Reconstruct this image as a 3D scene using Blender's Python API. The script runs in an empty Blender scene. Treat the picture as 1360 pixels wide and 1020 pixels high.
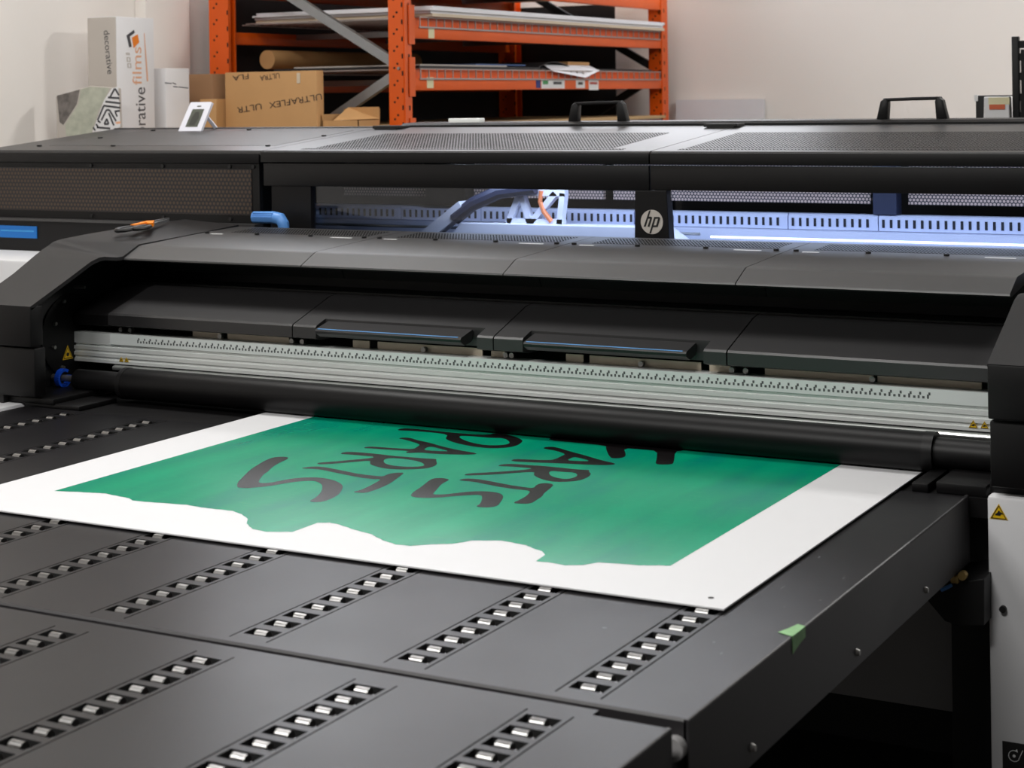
import bpy, bmesh, math, random
from mathutils import Vector, Matrix
from mathutils.geometry import tessellate_polygon

random.seed(7)
sc = bpy.context.scene
COL = sc.collection

# ------------------------------------------------------------------ camera
FPX = 2341.0                      # focal length in pixels of the 1360x1020 frame
PPX, PPY = 680.0, 129.0           # where the level optical axis meets the frame
ROLL = math.atan(0.0148)
YAW = math.atan((1970 - 680) / FPX)
CAM = Vector((0, 0, 1.80))
FW = Vector((-math.sin(YAW), math.cos(YAW), 0))
RT = Vector((math.cos(YAW), math.sin(YAW), 0))
UP = Vector((0, 0, 1))
_c, _s = math.cos(ROLL), math.sin(ROLL)
cr = RT * _c - UP * _s
cu = RT * _s + UP * _c
cam_d = bpy.data.cameras.new('camera')
cam = bpy.data.objects.new('camera', cam_d)
COL.objects.link(cam)
M = Matrix((cr, cu, -FW)).transposed().to_4x4()
M.translation = CAM
cam.matrix_world = M
cam_d.sensor_width = 36.0
cam_d.lens = 36.0 * FPX / 1360.0
cam_d.shift_y = -(510 - PPY) / 1360.0
cam_d.clip_start = 0.05
cam_d.dof.use_dof = True
cam_d.dof.focus_distance = 4.9
cam_d.dof.aperture_fstop = 6.3
sc.camera = cam

# ------------------------------------------------------------------ world, exposure, room lights
w = bpy.data.worlds.new('world')
sc.world = w
w.use_nodes = True
bg = w.node_tree.nodes['Background']
bg.inputs[0].default_value = (0.95, 0.97, 1.0, 1)
bg.inputs[1].default_value = 0.05
sc.view_settings.view_transform = 'Standard'
sc.view_settings.look = 'None'
sc.view_settings.gamma = 1.0
sc.view_settings.use_curve_mapping = False
sc.view_settings.exposure = 0.0


def area_light(name, loc, sx, sy, power, color=(1, 0.985, 0.96)):
    l = bpy.data.lights.new(name, 'AREA')
    l.shape = 'RECTANGLE'
    l.size, l.size_y, l.energy, l.color = sx, sy, power, color
    o = bpy.data.objects.new(name, l)
    o.location = loc
    COL.objects.link(o)
    return o


CEIL = 4.2
LAMPS = (  # x, y, size x, size y, power: strip lamps under the ceiling
    (-3.6, 0.6, 1.4, 0.5, 98),
    (-1.7, 0.6, 1.4, 0.5, 98),
    (-0.3, 7.9, 1.4, 0.5, 170),
    (-4.5, 4.75, 1.2, 0.9, 56),
    (-2.3, 4.5, 1.2, 0.9, 32),
)
for lx, ly, sx_, sy_, pw in LAMPS:
    area_light('ceiling_lamp', (lx, ly, CEIL - 0.06), sx_, sy_, pw)

# ------------------------------------------------------------------ pixel -> place


def ray(px, py):
    dx, dy = px - PPX, -(py - PPY)
    return FW * FPX + RT * (dx * _c + dy * _s) + UP * (-dx * _s + dy * _c)


def _on(ax, v, px, py):
    d = ray(px, py)
    return CAM + d * ((v - CAM[ax]) / d[ax])


def onX(v, px, py): return _on(0, v, px, py)
def onY(v, px, py): return _on(1, v, px, py)
def onZ(v, px, py): return _on(2, v, px, py)


# ------------------------------------------------------------------ materials
def lin(c):
    return tuple(((v / 255.0) / 12.92 if v / 255.0 <= 0.04045 else ((v / 255.0 + 0.055) / 1.055) ** 2.4) for v in c) + (1,)


def nd(nt, typ, **kw):
    n = nt.nodes.new(typ)
    for k, v in kw.items():
        setattr(n, k, v)
    return n


def math_n(nt, op, a, b=None):
    n = nt.nodes.new('ShaderNodeMath')
    n.operation = op
    for i, v in enumerate((a, b)):
        if v is None:
            continue
        if isinstance(v, (int, float)):
            n.inputs[i].default_value = v
        else:
            nt.links.new(v, n.inputs[i])
    return n.outputs[0]


MATS = {}


def mat(name, rgb, rough=0.5, metal=0.0, spec=0.5, var=0.05, scale=12.0, bump=0.0, bscale=400.0, emit=0.0, rvar=0.0, stretch=None):
    m = bpy.data.materials.new(name)
    m.use_nodes = True
    nt = m.node_tree
    b = nt.nodes['Principled BSDF']
    col = lin(rgb)
    tc = nd(nt, 'ShaderNodeTexCoord')
    src = tc.outputs['Object']
    if stretch:
        mp = nd(nt, 'ShaderNodeMapping')
        mp.inputs['Scale'].default_value = stretch
        nt.links.new(src, mp.inputs[0])
        src = mp.outputs[0]
    nz = nd(nt, 'ShaderNodeTexNoise')
    nz.inputs['Scale'].default_value = scale
    nz.inputs['Detail'].default_value = 4
    nt.links.new(src, nz.inputs['Vector'])
    mx = nd(nt, 'ShaderNodeMix', data_type='RGBA')
    mx.inputs[6].default_value = tuple(max(0, v * (1 - var)) for v in col[:3]) + (1,)
    mx.inputs[7].default_value = tuple(min(1, v * (1 + var)) for v in col[:3]) + (1,)
    nt.links.new(nz.outputs['Fac'], mx.inputs[0])
    nt.links.new(mx.outputs[2], b.inputs['Base Color'])
    b.inputs['Roughness'].default_value = rough
    if rvar:
        r = math_n(nt, 'MULTIPLY_ADD', nz.outputs['Fac'], rvar)
        r.node.inputs[2].default_value = rough - rvar / 2
        nt.links.new(r, b.inputs['Roughness'])
    b.inputs['Metallic'].default_value = metal
    b.inputs['Specular IOR Level'].default_value = spec
    if bump:
        n2 = nd(nt, 'ShaderNodeTexNoise')
        n2.inputs['Scale'].default_value = bscale
        nt.links.new(src, n2.inputs['Vector'])
        bp = nd(nt, 'ShaderNodeBump')
        bp.inputs['Strength'].default_value = bump
        bp.inputs['Distance'].default_value = 0.002
        nt.links.new(n2.outputs['Fac'], bp.inputs['Height'])
        nt.links.new(bp.outputs[0], b.inputs['Normal'])
    if emit:
        b.inputs['Emission Color'].default_value = col
        b.inputs['Emission Strength'].default_value = emit
    MATS[name] = m
    return m


def perforated(name, metal_rgb, hole_rgb, axes, pitch, radius=0.33, rough=0.45, metal=0.0):
    """hexagonal hole pattern laid on two of the object's own axes"""
    m = mat(name, metal_rgb, rough, metal)
    nt = m.node_tree
    b = nt.nodes['Principled BSDF']
    tc = nd(nt, 'ShaderNodeTexCoord')
    sp = nd(nt, 'ShaderNodeSeparateXYZ')
    nt.links.new(tc.outputs['Object'], sp.inputs[0])
    u = math_n(nt, 'DIVIDE', sp.outputs[axes[0]], pitch)
    v = math_n(nt, 'DIVIDE', sp.outputs[axes[1]], pitch * 0.866)
    row = math_n(nt, 'FLOOR', v)
    odd = math_n(nt, 'FLOORED_MODULO', row, 2.0)
    uu = math_n(nt, 'ADD', u, math_n(nt, 'MULTIPLY', odd, 0.5))
    fu = math_n(nt, 'SUBTRACT', math_n(nt, 'FRACT', uu), 0.5)
    fv = math_n(nt, 'MULTIPLY', math_n(nt, 'SUBTRACT', math_n(nt, 'FRACT', v), 0.5), 0.866)
    d2 = math_n(nt, 'ADD', math_n(nt, 'MULTIPLY', fu, fu), math_n(nt, 'MULTIPLY', fv, fv))
    mask = math_n(nt, 'LESS_THAN', d2, radius * radius)
    mx = nd(nt, 'ShaderNodeMix', data_type='RGBA')
    old = b.inputs['Base Color'].links[0].from_socket
    nt.links.new(old, mx.inputs[6])
    mx.inputs[7].default_value = lin(hole_rgb)
    nt.links.new(mask, mx.inputs[0])
    nt.links.new(mx.outputs[2], b.inputs['Base Color'])
    s = math_n(nt, 'SUBTRACT', 1.0, mask)
    nt.links.new(math_n(nt, 'MULTIPLY', s, 0.5), b.inputs['Specular IOR Level'])
    return m


mat('black_plastic', (14, 13, 14), 0.45, spec=0.28, var=0.08, bump=0.02, bscale=900)
mat('black_satin', (38, 37, 38), 0.40, spec=0.8, var=0.06, bump=0.015, bscale=900)
mat('black_deep', (14, 13, 14), 0.6, var=0.1)
mat('cap_paint', (32, 31, 32), 0.45, spec=0.3, var=0.04, bump=0.02, bscale=900)
mat('hood_paint', (36, 35, 36), 0.46, spec=1.0, var=0.04, bump=0.02, bscale=900)
mat('rear_paint', (38, 37, 38), 0.38, spec=0.7, var=0.04, bump=0.02, bscale=900)
mat('table_paint', (27, 26, 28), 0.31, spec=0.19, var=0.05, scale=5, bump=0.02, bscale=700, rvar=0.06)
mat('skirt_paint', (42, 40, 42), 0.5, var=0.05, bump=0.02, bscale=700)
mat('scuff', (104, 106, 110), 0.6, var=0.3, scale=80)
mat('groove_dark', (30, 29, 30), 0.7)
mat('slot_dark', (10, 10, 10), 0.8)
mat('roller_steel', (150, 149, 148), 0.28, 1.0, var=0.03)
mat('rubber_tube', (10, 9, 10), 0.42, spec=0.22, var=0.08, scale=6, stretch=(0.3, 6, 6), bump=0.02, bscale=300)
mat('aluminium', (236, 239, 237), 0.42, 0.35, var=0.06, scale=20, stretch=(0.15, 20, 20))
mat('aluminium_bright', (214, 216, 214), 0.28, 0.85, var=0.04, scale=20, stretch=(0.15, 20, 20))
mat('ruler_face', (230, 236, 234), 0.45, 0.15, var=0.05, stretch=(0.3, 10, 10))
mat('ruler_ink', (86, 90, 90), 0.6)
mat('plate_beige', (205, 192, 172), 0.45, 0.2, var=0.1)
mat('white_paint', (222, 222, 224), 0.45, var=0.02)
mat('warning_yellow', (235, 190, 10), 0.5, var=0.03)
mat('print_black', (22, 20, 20), 0.6)
mat('blue_plastic', (92, 150, 222), 0.4, var=0.05)
mat('blue_line', (96, 150, 205), 0.4)
mat('blue_ring', (20, 80, 210), 0.4)
mat('blue_sign', (0, 116, 205), 0.4, var=0.03)
mat('blue_sign_ink', (60, 165, 235), 0.4)
mat('logo_silver', (205, 198, 190), 0.4, 0.2, var=0.03)
mat('screw_steel', (150, 148, 145), 0.35, 0.8)
mat('brass', (190, 160, 100), 0.4, 0.6)
mat('board_white', (218, 218, 220), 0.55, var=0.008)
mat('ink_black', (22, 19, 20), 0.26, var=0.1)
mat('tape_green', (132, 178, 124), 0.6, var=0.3, scale=60)
mat('scissor_orange', (255, 140, 20), 0.4)
mat('scissor_black', (34, 33, 34), 0.45)
mat('blade_steel', (215, 216, 218), 0.25, 0.9)
mat('rail_white', (200, 208, 232), 0.5, 0.1, var=0.03)
mat('rail_slot', (22, 22, 30), 0.7)
mat('carriage_white', (226, 230, 244), 0.45)
mat('hose_dark', (36, 44, 70), 0.5)
mat('cable_orange', (236, 140, 90), 0.5)
mat('wall_paint', (240, 234, 228), 0.75, var=0.02, scale=1.5, bump=0.04, bscale=60)
mat('added_glow_pane', (245, 248, 255), 0.5, emit=4.2)  # glow of the added, unseen high windows
mat('ceiling_paint', (225, 225, 222), 0.8)
mat('floor_concrete', (66, 63, 60), 0.5, var=0.15, scale=2)
mat('rack_orange', (228, 90, 0), 0.42, var=0.10, scale=5)
mat('rack_hole', (30, 12, 6), 0.8)
mat('rack_galv', (150, 152, 154), 0.4, 0.7, var=0.08)
mat('rack_wire', (170, 160, 156), 0.4, 0.6)
mat('rack_shade', (20, 17, 17), 0.8)  # near-black that stands in for shade inside the rack
mat('sheet_white', (226, 226, 230), 0.5, var=0.02)
mat('sheet_cream', (212, 196, 172), 0.6, var=0.04)
mat('sheet_black', (26, 25, 28), 0.5)
mat('sheet_blue', (60, 90, 140), 0.5)
mat('plywood', (196, 162, 116), 0.6, var=0.12, stretch=(2, 2, 30))
mat('cardboard', (196, 150, 98), 0.7, var=0.08, scale=8)
mat('cardboard_brown', (150, 112, 78), 0.7, var=0.08, scale=8)
mat('carton_ink', (62, 50, 44), 0.7)
mat('carton_white', (226, 225, 226), 0.6, var=0.02)
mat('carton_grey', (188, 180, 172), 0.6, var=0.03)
mat('carton_ink_grey', (66, 66, 70), 0.6)
mat('carton_orange', (238, 130, 30), 0.6)
mat('carton_peach', (232, 176, 140), 0.6)
mat('label_cream', (226, 218, 178), 0.6)
mat('label_white', (225, 225, 225), 0.6)
mat('label_blue', (40, 50, 120), 0.6)
mat('label_green', (70, 150, 90), 0.6)
mat('label_rust', (205, 100, 62), 0.6)
mat('label_red', (170, 60, 50), 0.6)
mat('device_white', (238, 238, 248), 0.4, var=0.01)
mat('device_lcd', (88, 92, 82), 0.3, var=0.05)
mat('device_lcd_dark', (62, 64, 58), 0.3)
mat('wood_bench', (150, 120, 90), 0.6, var=0.1)
mat('tan_sheet', (214, 164, 92), 0.6)
mat('grey_panel', (150, 148, 148), 0.6, var=0.03)
mat('tube_light', (225, 235, 255), 0.5, emit=2.2)
perforated('mesh_dark', (17, 15, 16), (90, 78, 70), ('X', 'Z'), 0.0175, 0.33)  # paler holes hold the lit inside behind them as colour
perforated('mesh_top', (34, 33, 33), (26, 25, 26), ('X', 'Y'), 0.012, 0.36, 0.4)
perforated('mesh_hood', (60, 59, 59), (20, 20, 20), ('X', 'Y'), 0.011, 0.36, 0.4)
perforated('mesh_inner', (70, 66, 70), (214, 190, 176), ('X', 'Z'), 0.0125, 0.36, 0.5)


def ink_green():
    m = bpy.data.materials.new('ink_green')
    m.use_nodes = True
    nt = m.node_tree
    b = nt.nodes['Principled BSDF']
    tc = nd(nt, 'ShaderNodeTexCoord')
    mp = nd(nt, 'ShaderNodeMapping')
    mp.inputs['Scale'].default_value = (2.6, 0.55, 1)
    mp.inputs['Rotation'].default_value = (0, 0, 0.22)
    nt.links.new(tc.outputs['Object'], mp.inputs[0])
    n1 = nd(nt, 'ShaderNodeTexNoise')
    n1.inputs['Scale'].default_value = 2.6
    n1.inputs['Detail'].default_value = 6
    nt.links.new(mp.outputs[0], n1.inputs['Vector'])
    r = nd(nt, 'ShaderNodeValToRGB')
    r.color_ramp.elements[0].position = 0.30
    r.color_ramp.elements[0].color = lin((0, 132, 116))
    r.color_ramp.elements[1].position = 0.72
    r.color_ramp.elements[1].color = lin((6, 164, 122))
    e = r.color_ramp.elements.new(0.5)
    e.color = lin((0, 150, 114))
    nt.links.new(n1.outputs['Fac'], r.inputs[0])
    # fine paint dabs
    mp2 = nd(nt, 'ShaderNodeMapping')
    mp2.inputs['Scale'].default_value = (14, 60, 1)
    nt.links.new(tc.outputs['Object'], mp2.inputs[0])
    n2 = nd(nt, 'ShaderNodeTexNoise')
    n2.inputs['Scale'].default_value = 1.4
    n2.inputs['Detail'].default_value = 5
    nt.links.new(mp2.outputs[0], n2.inputs['Vector'])
    r2 = nd(nt, 'ShaderNodeValToRGB')
    r2.color_ramp.elements[0].position = 0.58
    r2.color_ramp.elements[0].color = (0, 0, 0, 1)
    r2.color_ramp.elements[1].position = 0.82
    r2.color_ramp.elements[1].color = (0.28, 0.28, 0.28, 1)
    nt.links.new(n2.outputs['Fac'], r2.inputs[0])
    mx = nd(nt, 'ShaderNodeMix', data_type='RGBA')
    nt.links.new(r2.outputs[0], mx.inputs[0])
    nt.links.new(r.outputs[0], mx.inputs[6])
    mx.inputs[7].default_value = lin((70, 170, 130))
    nt.links.new(mx.outputs[2], b.inputs['Base Color'])
    b.inputs['Roughness'].default_value = 0.22
    b.inputs['Specular IOR Level'].default_value = 0.42
    MATS['ink_green'] = m


ink_green()


def glass_mat():
    m = bpy.data.materials.new('window_glass')
    m.use_nodes = True
    nt = m.node_tree
    nt.nodes.clear()
    out = nd(nt, 'ShaderNodeOutputMaterial')
    tr = nd(nt, 'ShaderNodeBsdfTransparent')
    tr.inputs[0].default_value = (0.86, 0.88, 0.92, 1)
    gl = nd(nt, 'ShaderNodeBsdfGlossy')
    gl.inputs['Roughness'].default_value = 0.03
    fr = nd(nt, 'ShaderNodeFresnel')
    fr.inputs[0].default_value = 1.45
    mx = nd(nt, 'ShaderNodeMixShader')
    nt.links.new(fr.outputs[0], mx.inputs[0])
    nt.links.new(tr.outputs[0], mx.inputs[1])
    nt.links.new(gl.outputs[0], mx.inputs[2])
    nt.links.new(mx.outputs[0], out.inputs[0])
    MATS['window_glass'] = m


glass_mat()


# ------------------------------------------------------------------ geometry helpers
def link(name, me, parent=None, m=None, smooth=False):
    o = bpy.data.objects.new(name, me)
    COL.objects.link(o)
    if parent is not None:
        o.parent = parent
    if m:
        me.materials.clear()
        me.materials.append(MATS[m])
    if smooth:
        me.shade_smooth()
        me.set_sharp_from_angle(angle=math.radians(35))
    return o


def tag(o, label, cat, group=None, kind=None):
    if label:
        o['label'] = label
    if cat:
        o['category'] = cat
    if group:
        o['group'] = group
    if kind:
        o['kind'] = kind
    return o


def lab(o, label):
    o['label'] = label
    return o


def thing(name, loc, label, cat, group=None):
    o = bpy.data.objects.new(name, None)
    o.empty_display_size = 0.1
    o.location = loc
    COL.objects.link(o)
    bpy.context.view_layer.update()
    return tag(o, label, cat, group)


class MB:
    """collects shapes given in world coordinates, then links them as one mesh"""

    def __init__(s):
        s.bm = bmesh.new()

    def box(s, x0, x1, y0, y1, z0, z1, bev=0.0):
        bm = bmesh.new() if bev else s.bm
        vs = [bm.verts.new((x, y, z)) for x in (x0, x1) for y in (y0, y1) for z in (z0, z1)]
        for f in ((0, 1, 3, 2), (4, 6, 7, 5), (0, 4, 5, 1), (2, 3, 7, 6), (0, 2, 6, 4), (1, 5, 7, 3)):
            bm.faces.new([vs[i] for i in f])
        if bev:
            bmesh.ops.bevel(bm, geom=list(bm.edges), offset=bev, segments=2, profile=0.5, affect='EDGES')
            me = bpy.data.meshes.new('t')
            bm.to_mesh(me)
            bm.free()
            s.bm.from_mesh(me)
            bpy.data.meshes.remove(me)
        return s

    def prism(s, pts, a, b, axis='x', bev=0.0, seg=2):
        """closed 2D outline swept along an axis from a to b (pts in the other two axes' order)"""
        def mk(p, t):
            return {'x': (t, p[0], p[1]), 'y': (p[0], t, p[1]), 'z': (p[0], p[1], t)}[axis]
        bm = bmesh.new()
        A = [bm.verts.new(mk(p, a)) for p in pts]
        B = [bm.verts.new(mk(p, b)) for p in pts]
        n = len(pts)
        side = []
        for i in range(n):
            j = (i + 1) % n
            side.append(bm.faces.new((A[i], A[j], B[j], B[i])))
        bm.faces.new(A[::-1])
        bm.faces.new(B)
        bmesh.ops.recalc_face_normals(bm, faces=bm.faces)
        if bev:
            bmesh.ops.bevel(bm, geom=list(bm.edges), offset=bev, segments=seg, profile=0.5, affect='EDGES')
        me = bpy.data.meshes.new('t')
        bm.to_mesh(me)
        bm.free()
        s.bm.from_mesh(me)
        bpy.data.meshes.remove(me)
        return s

    def cyl(s, p0, p1, r, seg=20, r1=None):
        p0, p1 = Vector(p0), Vector(p1)
        r1 = r if r1 is None else r1
        d = (p1 - p0).normalized()
        a = d.orthogonal().normalized()
        b = d.cross(a)
        A, B = [], []
        for i in range(seg):
            t = 2 * math.pi * i / seg
            o = a * math.cos(t) + b * math.sin(t)
            A.append(s.bm.verts.new(p0 + o * r))
            B.append(s.bm.verts.new(p1 + o * r1))
        for i in range(seg):
            j = (i + 1) % seg
            s.bm.faces.new((A[i], A[j], B[j], B[i]))
        s.bm.faces.new(A[::-1])
        s.bm.faces.new(B)
        return s

    def tube(s, pts, r, seg=10):
        pts = [Vector(p) for p in pts]
        rings = []
        up = Vector((0.13, 0.21, 0.97))
        for i, p in enumerate(pts):
            d = (pts[min(i + 1, len(pts) - 1)] - pts[max(i - 1, 0)]).normalized()
            a = d.cross(up).normalized()
            b = d.cross(a)
            rr = r[i] if isinstance(r, (list, tuple)) else r
            rings.append([s.bm.verts.new(p + (a * math.cos(2 * math.pi * k / seg) + b * math.sin(2 * math.pi * k / seg)) * rr) for k in range(seg)])
        for q in range(len(rings) - 1):
            for k in range(seg):
                l = (k + 1) % seg
                s.bm.faces.new((rings[q][k], rings[q][l], rings[q + 1][l], rings[q + 1][k]))
        s.bm.faces.new(rings[0][::-1])
        s.bm.faces.new(rings[-1])
        return s

    def bar(s, p0, p1, wdir, w_, h_):
        """rectangular bar between two points; wdir gives the width direction"""
        p0, p1 = Vector(p0), Vector(p1)
        d = (p1 - p0).normalized()
        wv = Vector(wdir)
        wv = (wv - d * wv.dot(d)).normalized()
        hv = d.cross(wv)
        vs = []
        for p in (p0, p1):
            for a, b in ((-1, -1), (1, -1), (1, 1), (-1, 1)):
                vs.append(s.bm.verts.new(p + wv * a * w_ / 2 + hv * b * h_ / 2))
        for f in ((0, 1, 2, 3), (7, 6, 5, 4), (0, 4, 5, 1), (1, 5, 6, 2), (2, 6, 7, 3), (3, 7, 4, 0)):
            s.bm.faces.new([vs[i] for i in f])
        return s

    def flat(s, outer, holes=(), thick=None):
        """flat polygon (3D points) with holes; thick = vector for a thin slab"""
        loops = [[Vector(p) for p in outer]] + [[Vector(p) for p in h] for h in holes]
        allp = [p for l in loops for p in l]
        tris = tessellate_polygon(loops)
        vs = [s.bm.verts.new(p) for p in allp]
        for t in tris:
            try:
                s.bm.faces.new([vs[i] for i in t])
            except ValueError:
                pass
        if thick is not None:
            tv = Vector(thick)
            v2 = [s.bm.verts.new(p - tv) for p in allp]
            for t in tris:
                try:
                    s.bm.faces.new([v2[i] for i in t[::-1]])
                except ValueError:
                    pass
            k = 0
            for l in loops:
                n = len(l)
                for i in range(n):
                    j = (i + 1) % n
                    s.bm.faces.new((vs[k + i], vs[k + j], v2[k + j], v2[k + i]))
                k += n
        return s

    def build(s, name, m, parent=None, smooth=False, origin=None):
        bmesh.ops.recalc_face_normals(s.bm, faces=s.bm.faces)
        vs = [v.co for v in s.bm.verts]
        if parent is not None:
            off = parent.matrix_world.translation.copy()
            p = parent
            o_ = Vector((0, 0, 0))
            q = parent
            while q is not None:
                o_ += q.location
                q = q.parent
            off = o_
        else:
            if origin is None:
                xs = [v.x for v in vs]
                ys = [v.y for v in vs]
                zs = [v.z for v in vs]
                origin = ((min(xs) + max(xs)) / 2, (min(ys) + max(ys)) / 2, min(zs))
            off = Vector(origin)
        bmesh.ops.translate(s.bm, verts=s.bm.verts, vec=-off)
        me = bpy.data.meshes.new(name)
        s.bm.to_mesh(me)
        s.bm.free()
        o = link(name, me, parent, m, smooth)
        if parent is None:
            o.location = off
        return o


def bx(name, m, parent, x0, x1, y0, y1, z0, z1, bev=0.0):
    return MB().box(x0, x1, y0, y1, z0, z1, bev).build(name, m, parent, smooth=bev > 0)


def chaikin(pts, n=1):
    for _ in range(n):
        o = []
        for i in range(len(pts)):
            a, b = pts[i], pts[(i + 1) % len(pts)]
            o.append((a[0] * .75 + b[0] * .25, a[1] * .75 + b[1] * .25))
            o.append((a[0] * .25 + b[0] * .75, a[1] * .25 + b[1] * .75))
        pts = o
    return pts


def text_mesh(name, body, m, parent, origin, xdir, ydir, height, width=None, thick=0.0006):
    """lettering lying in the plane of xdir/ydir, lower left corner at origin (world)"""
    cu_ = bpy.data.curves.new('txt', 'FONT')
    cu_.body = body
    cu_.extrude = 0
    ob = bpy.data.objects.new('txt', cu_)
    COL.objects.link(ob)
    dg = bpy.context.evaluated_depsgraph_get()
    me = bpy.data.meshes.new_from_object(ob.evaluated_get(dg))
    COL.objects.unlink(ob)
    bpy.data.objects.remove(ob)
    xs = [v.co.x for v in me.vertices]
    ys = [v.co.y for v in me.vertices]
    w0, h0 = max(xs) - min(xs), max(ys) - min(ys)
    sy = height / h0
    sx = sy if width is None else width / w0
    X, Y = Vector(xdir).normalized(), Vector(ydir).normalized()
    off = Vector((0, 0, 0))
    q = parent
    while q is not None:
        off += q.location
        q = q.parent
    o3 = Vector(origin) - off
    mnx, mny = min(xs), min(ys)
    for v in me.vertices:
        v.co = o3 + X * ((v.co.x - mnx) * sx) + Y * ((v.co.y - mny) * sy)
    return link(name, me, parent, m)


def lerp(a, b, t): return a + (b - a) * t


def copy_part(src, parent, delta):
    o = src.copy()
    COL.objects.link(o)
    o.parent = parent
    o.location = src.location + Vector(delta)
    return o


def structure(o):
    o['kind'] = 'structure'
    return o


# ================================================================== THE ROOM
WX, WY = -5.95, 10.62
structure(bx('floor', 'floor_concrete', None, -6.2, 4.2, -3.2, 10.9, -0.1, 0))
structure(bx('wall_left', 'wall_paint', None, -6.15, WX, -3.2, 10.8, 0, CEIL))
structure(bx('wall_back', 'wall_paint', None, WX, 4.2, WY, 10.8, 0, CEIL))
structure(bx('ceiling', 'ceiling_paint', None, -6.2, 4.2, -3.2, 10.9, CEIL, CEIL + 0.1))
ADDED_WIN = MB().box(WX - .02, WX + .004, 7.35, 10.30, 2.60, 4.05).build('added_window_1', 'added_glow_pane', None)  # added glowing pane out of view, gives glare on table and covers
structure(ADDED_WIN)
for y0, y1, z0, z1 in ((7.29, 10.36, 2.54, 2.60), (7.29, 10.36, 4.05, 4.11), (7.29, 7.35, 2.60, 4.05), (10.30, 10.36, 2.60, 4.05)):
    MB().box(WX, WX + .05, y0, y1, z0, z1).build('added_window_frame', 'white_paint', ADDED_WIN)
ADDED_WIN2 = MB().box(-5.86, -3.70, WY - .004, WY + .02, 2.60, 4.05).build('added_window_2', 'added_glow_pane', None)  # second added pane, unseen, for glare on the rear cover
structure(ADDED_WIN2)
for x0, x1, z0, z1 in ((-5.92, -3.64, 2.54, 2.60), (-5.92, -3.64, 4.05, 4.11), (-5.92, -5.86, 2.60, 4.05), (-3.70, -3.64, 2.60, 4.05)):
    MB().box(x0, x1, WY - .05, WY, z0, z1).build('added_window_frame', 'white_paint', ADDED_WIN2)
structure(bx('trim_1', 'wall_paint', None, WX, -5.88, 6.87, 7.215, 0, CEIL, 0.004))

# ================================================================== ROLLER TABLES
TZ = 0.85
ROWS1 = [-1.270, -1.596, -1.922, -2.246, -2.553, -2.855, -3.170, -3.490, -3.815]
SL_W, SL_H = 0.062, 0.036       # slot opening


def roller_mesh():
    mb = MB()
    mb.cyl((-0.0125, 0, 0), (0.0125, 0, 0), 0.0105, 14)
    mb.cyl((-0.020, 0, -0.006), (0.020, 0, -0.006), 0.0025, 6)
    mb.box(0.0175, 0.0205, -0.008, 0.001, -0.014, 0.001)
    me = bpy.data.meshes.new('roller')
    bmesh.ops.recalc_face_normals(mb.bm, faces=mb.bm.faces)
    mb.bm.to_mesh(me)
    mb.bm.free()
    me.materials.append(MATS['roller_steel'])
    me.shade_smooth()
    me.set_sharp_from_angle(angle=math.radians(40))
    return me


ROLLER = roller_mesh()


def table_top(x0, x1, y0, y1, rows, ys_for_row, g0, g1, root):
    """flat top with real slots and guide grooves: cells of different height"""
    xs = {x0, x1}
    ys = {y0, y1, g0, g1}
    slots = []
    for r in rows:
        for s in (-1, 1):
            xs |= {r + s * 0.0405 - 0.0017, r + s * 0.0405 + 0.0017, r + s * SL_W / 2}
        for y in ys_for_row(r):
            ys |= {y - SL_H / 2, y + SL_H / 2}
            slots.append((r, y))
    xs = sorted(x for x in xs if x0 <= x <= x1)
    ys = sorted(y for y in ys if y0 <= y <= y1)
    S = set(slots)

    def height(cx, cy):
        for r in rows:
            if abs(cx - r) < SL_W / 2:
                for y in ys_for_row(r):
                    if abs(cy - y) < SL_H / 2:
                        return 'slot'
            for s in (-1, 1):
                if abs(cx - (r + s * 0.0405)) < 0.0017 and g0 <= cy <= g1:
                    return 'groove'
        return 'top'
    nx, ny = len(xs) - 1, len(ys) - 1
    H = [[height((xs[i] + xs[i + 1]) / 2, (ys[j] + ys[j + 1]) / 2) for j in range(ny)] for i in range(nx)]
    zz = {'top': TZ, 'groove': TZ - 0.004, 'slot': TZ - 0.045}
    mi = {'top': 0, 'groove': 1, 'slot': 2}
    verts, faces, fm = [], [], []
    off = root.location

    def quad(p, k):
        n = len(verts)
        verts.extend([(a - off.x, b - off.y, c - off.z) for a, b, c in p])
        faces.append((n, n + 1, n + 2, n + 3))
        fm.append(k)
    for i in range(nx):
        for j in range(ny):
            h = H[i][j]
            z = zz[h]
            quad([(xs[i], ys[j], z), (xs[i + 1], ys[j], z), (xs[i + 1], ys[j + 1], z), (xs[i], ys[j + 1], z)], mi[h])
            if i + 1 < nx and H[i + 1][j] != h:
                z2 = zz[H[i + 1][j]]
                quad([(xs[i + 1], ys[j], z), (xs[i + 1], ys[j], z2), (xs[i + 1], ys[j + 1], z2), (xs[i + 1], ys[j + 1], z)], 2 if 'slot' in (h, H[i + 1][j]) else 1)
            if j + 1 < ny and H[i][j + 1] != h:
                z2 = zz[H[i][j + 1]]
                quad([(xs[i], ys[j + 1], z), (xs[i + 1], ys[j + 1], z), (xs[i + 1], ys[j + 1], z2), (xs[i], ys[j + 1], z2)], 2 if 'slot' in (h, H[i][j + 1]) else 1)
    me = bpy.data.meshes.new('table_top')
    me.from_pydata(verts, [], faces)
    for k in ('table_paint', 'groove_dark', 'slot_dark'):
        me.materials.append(MATS[k])
    for p, k in zip(me.polygons, fm):
        p.material_index = k
    me.update()
    o = link('table_top', me, root)
    for r, y in slots:
        q = bpy.data.objects.new('roller', ROLLER)
        COL.objects.link(q)
        q.parent = root
        q.location = Vector((r, y, TZ - 0.0067)) - off
    return o


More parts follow.
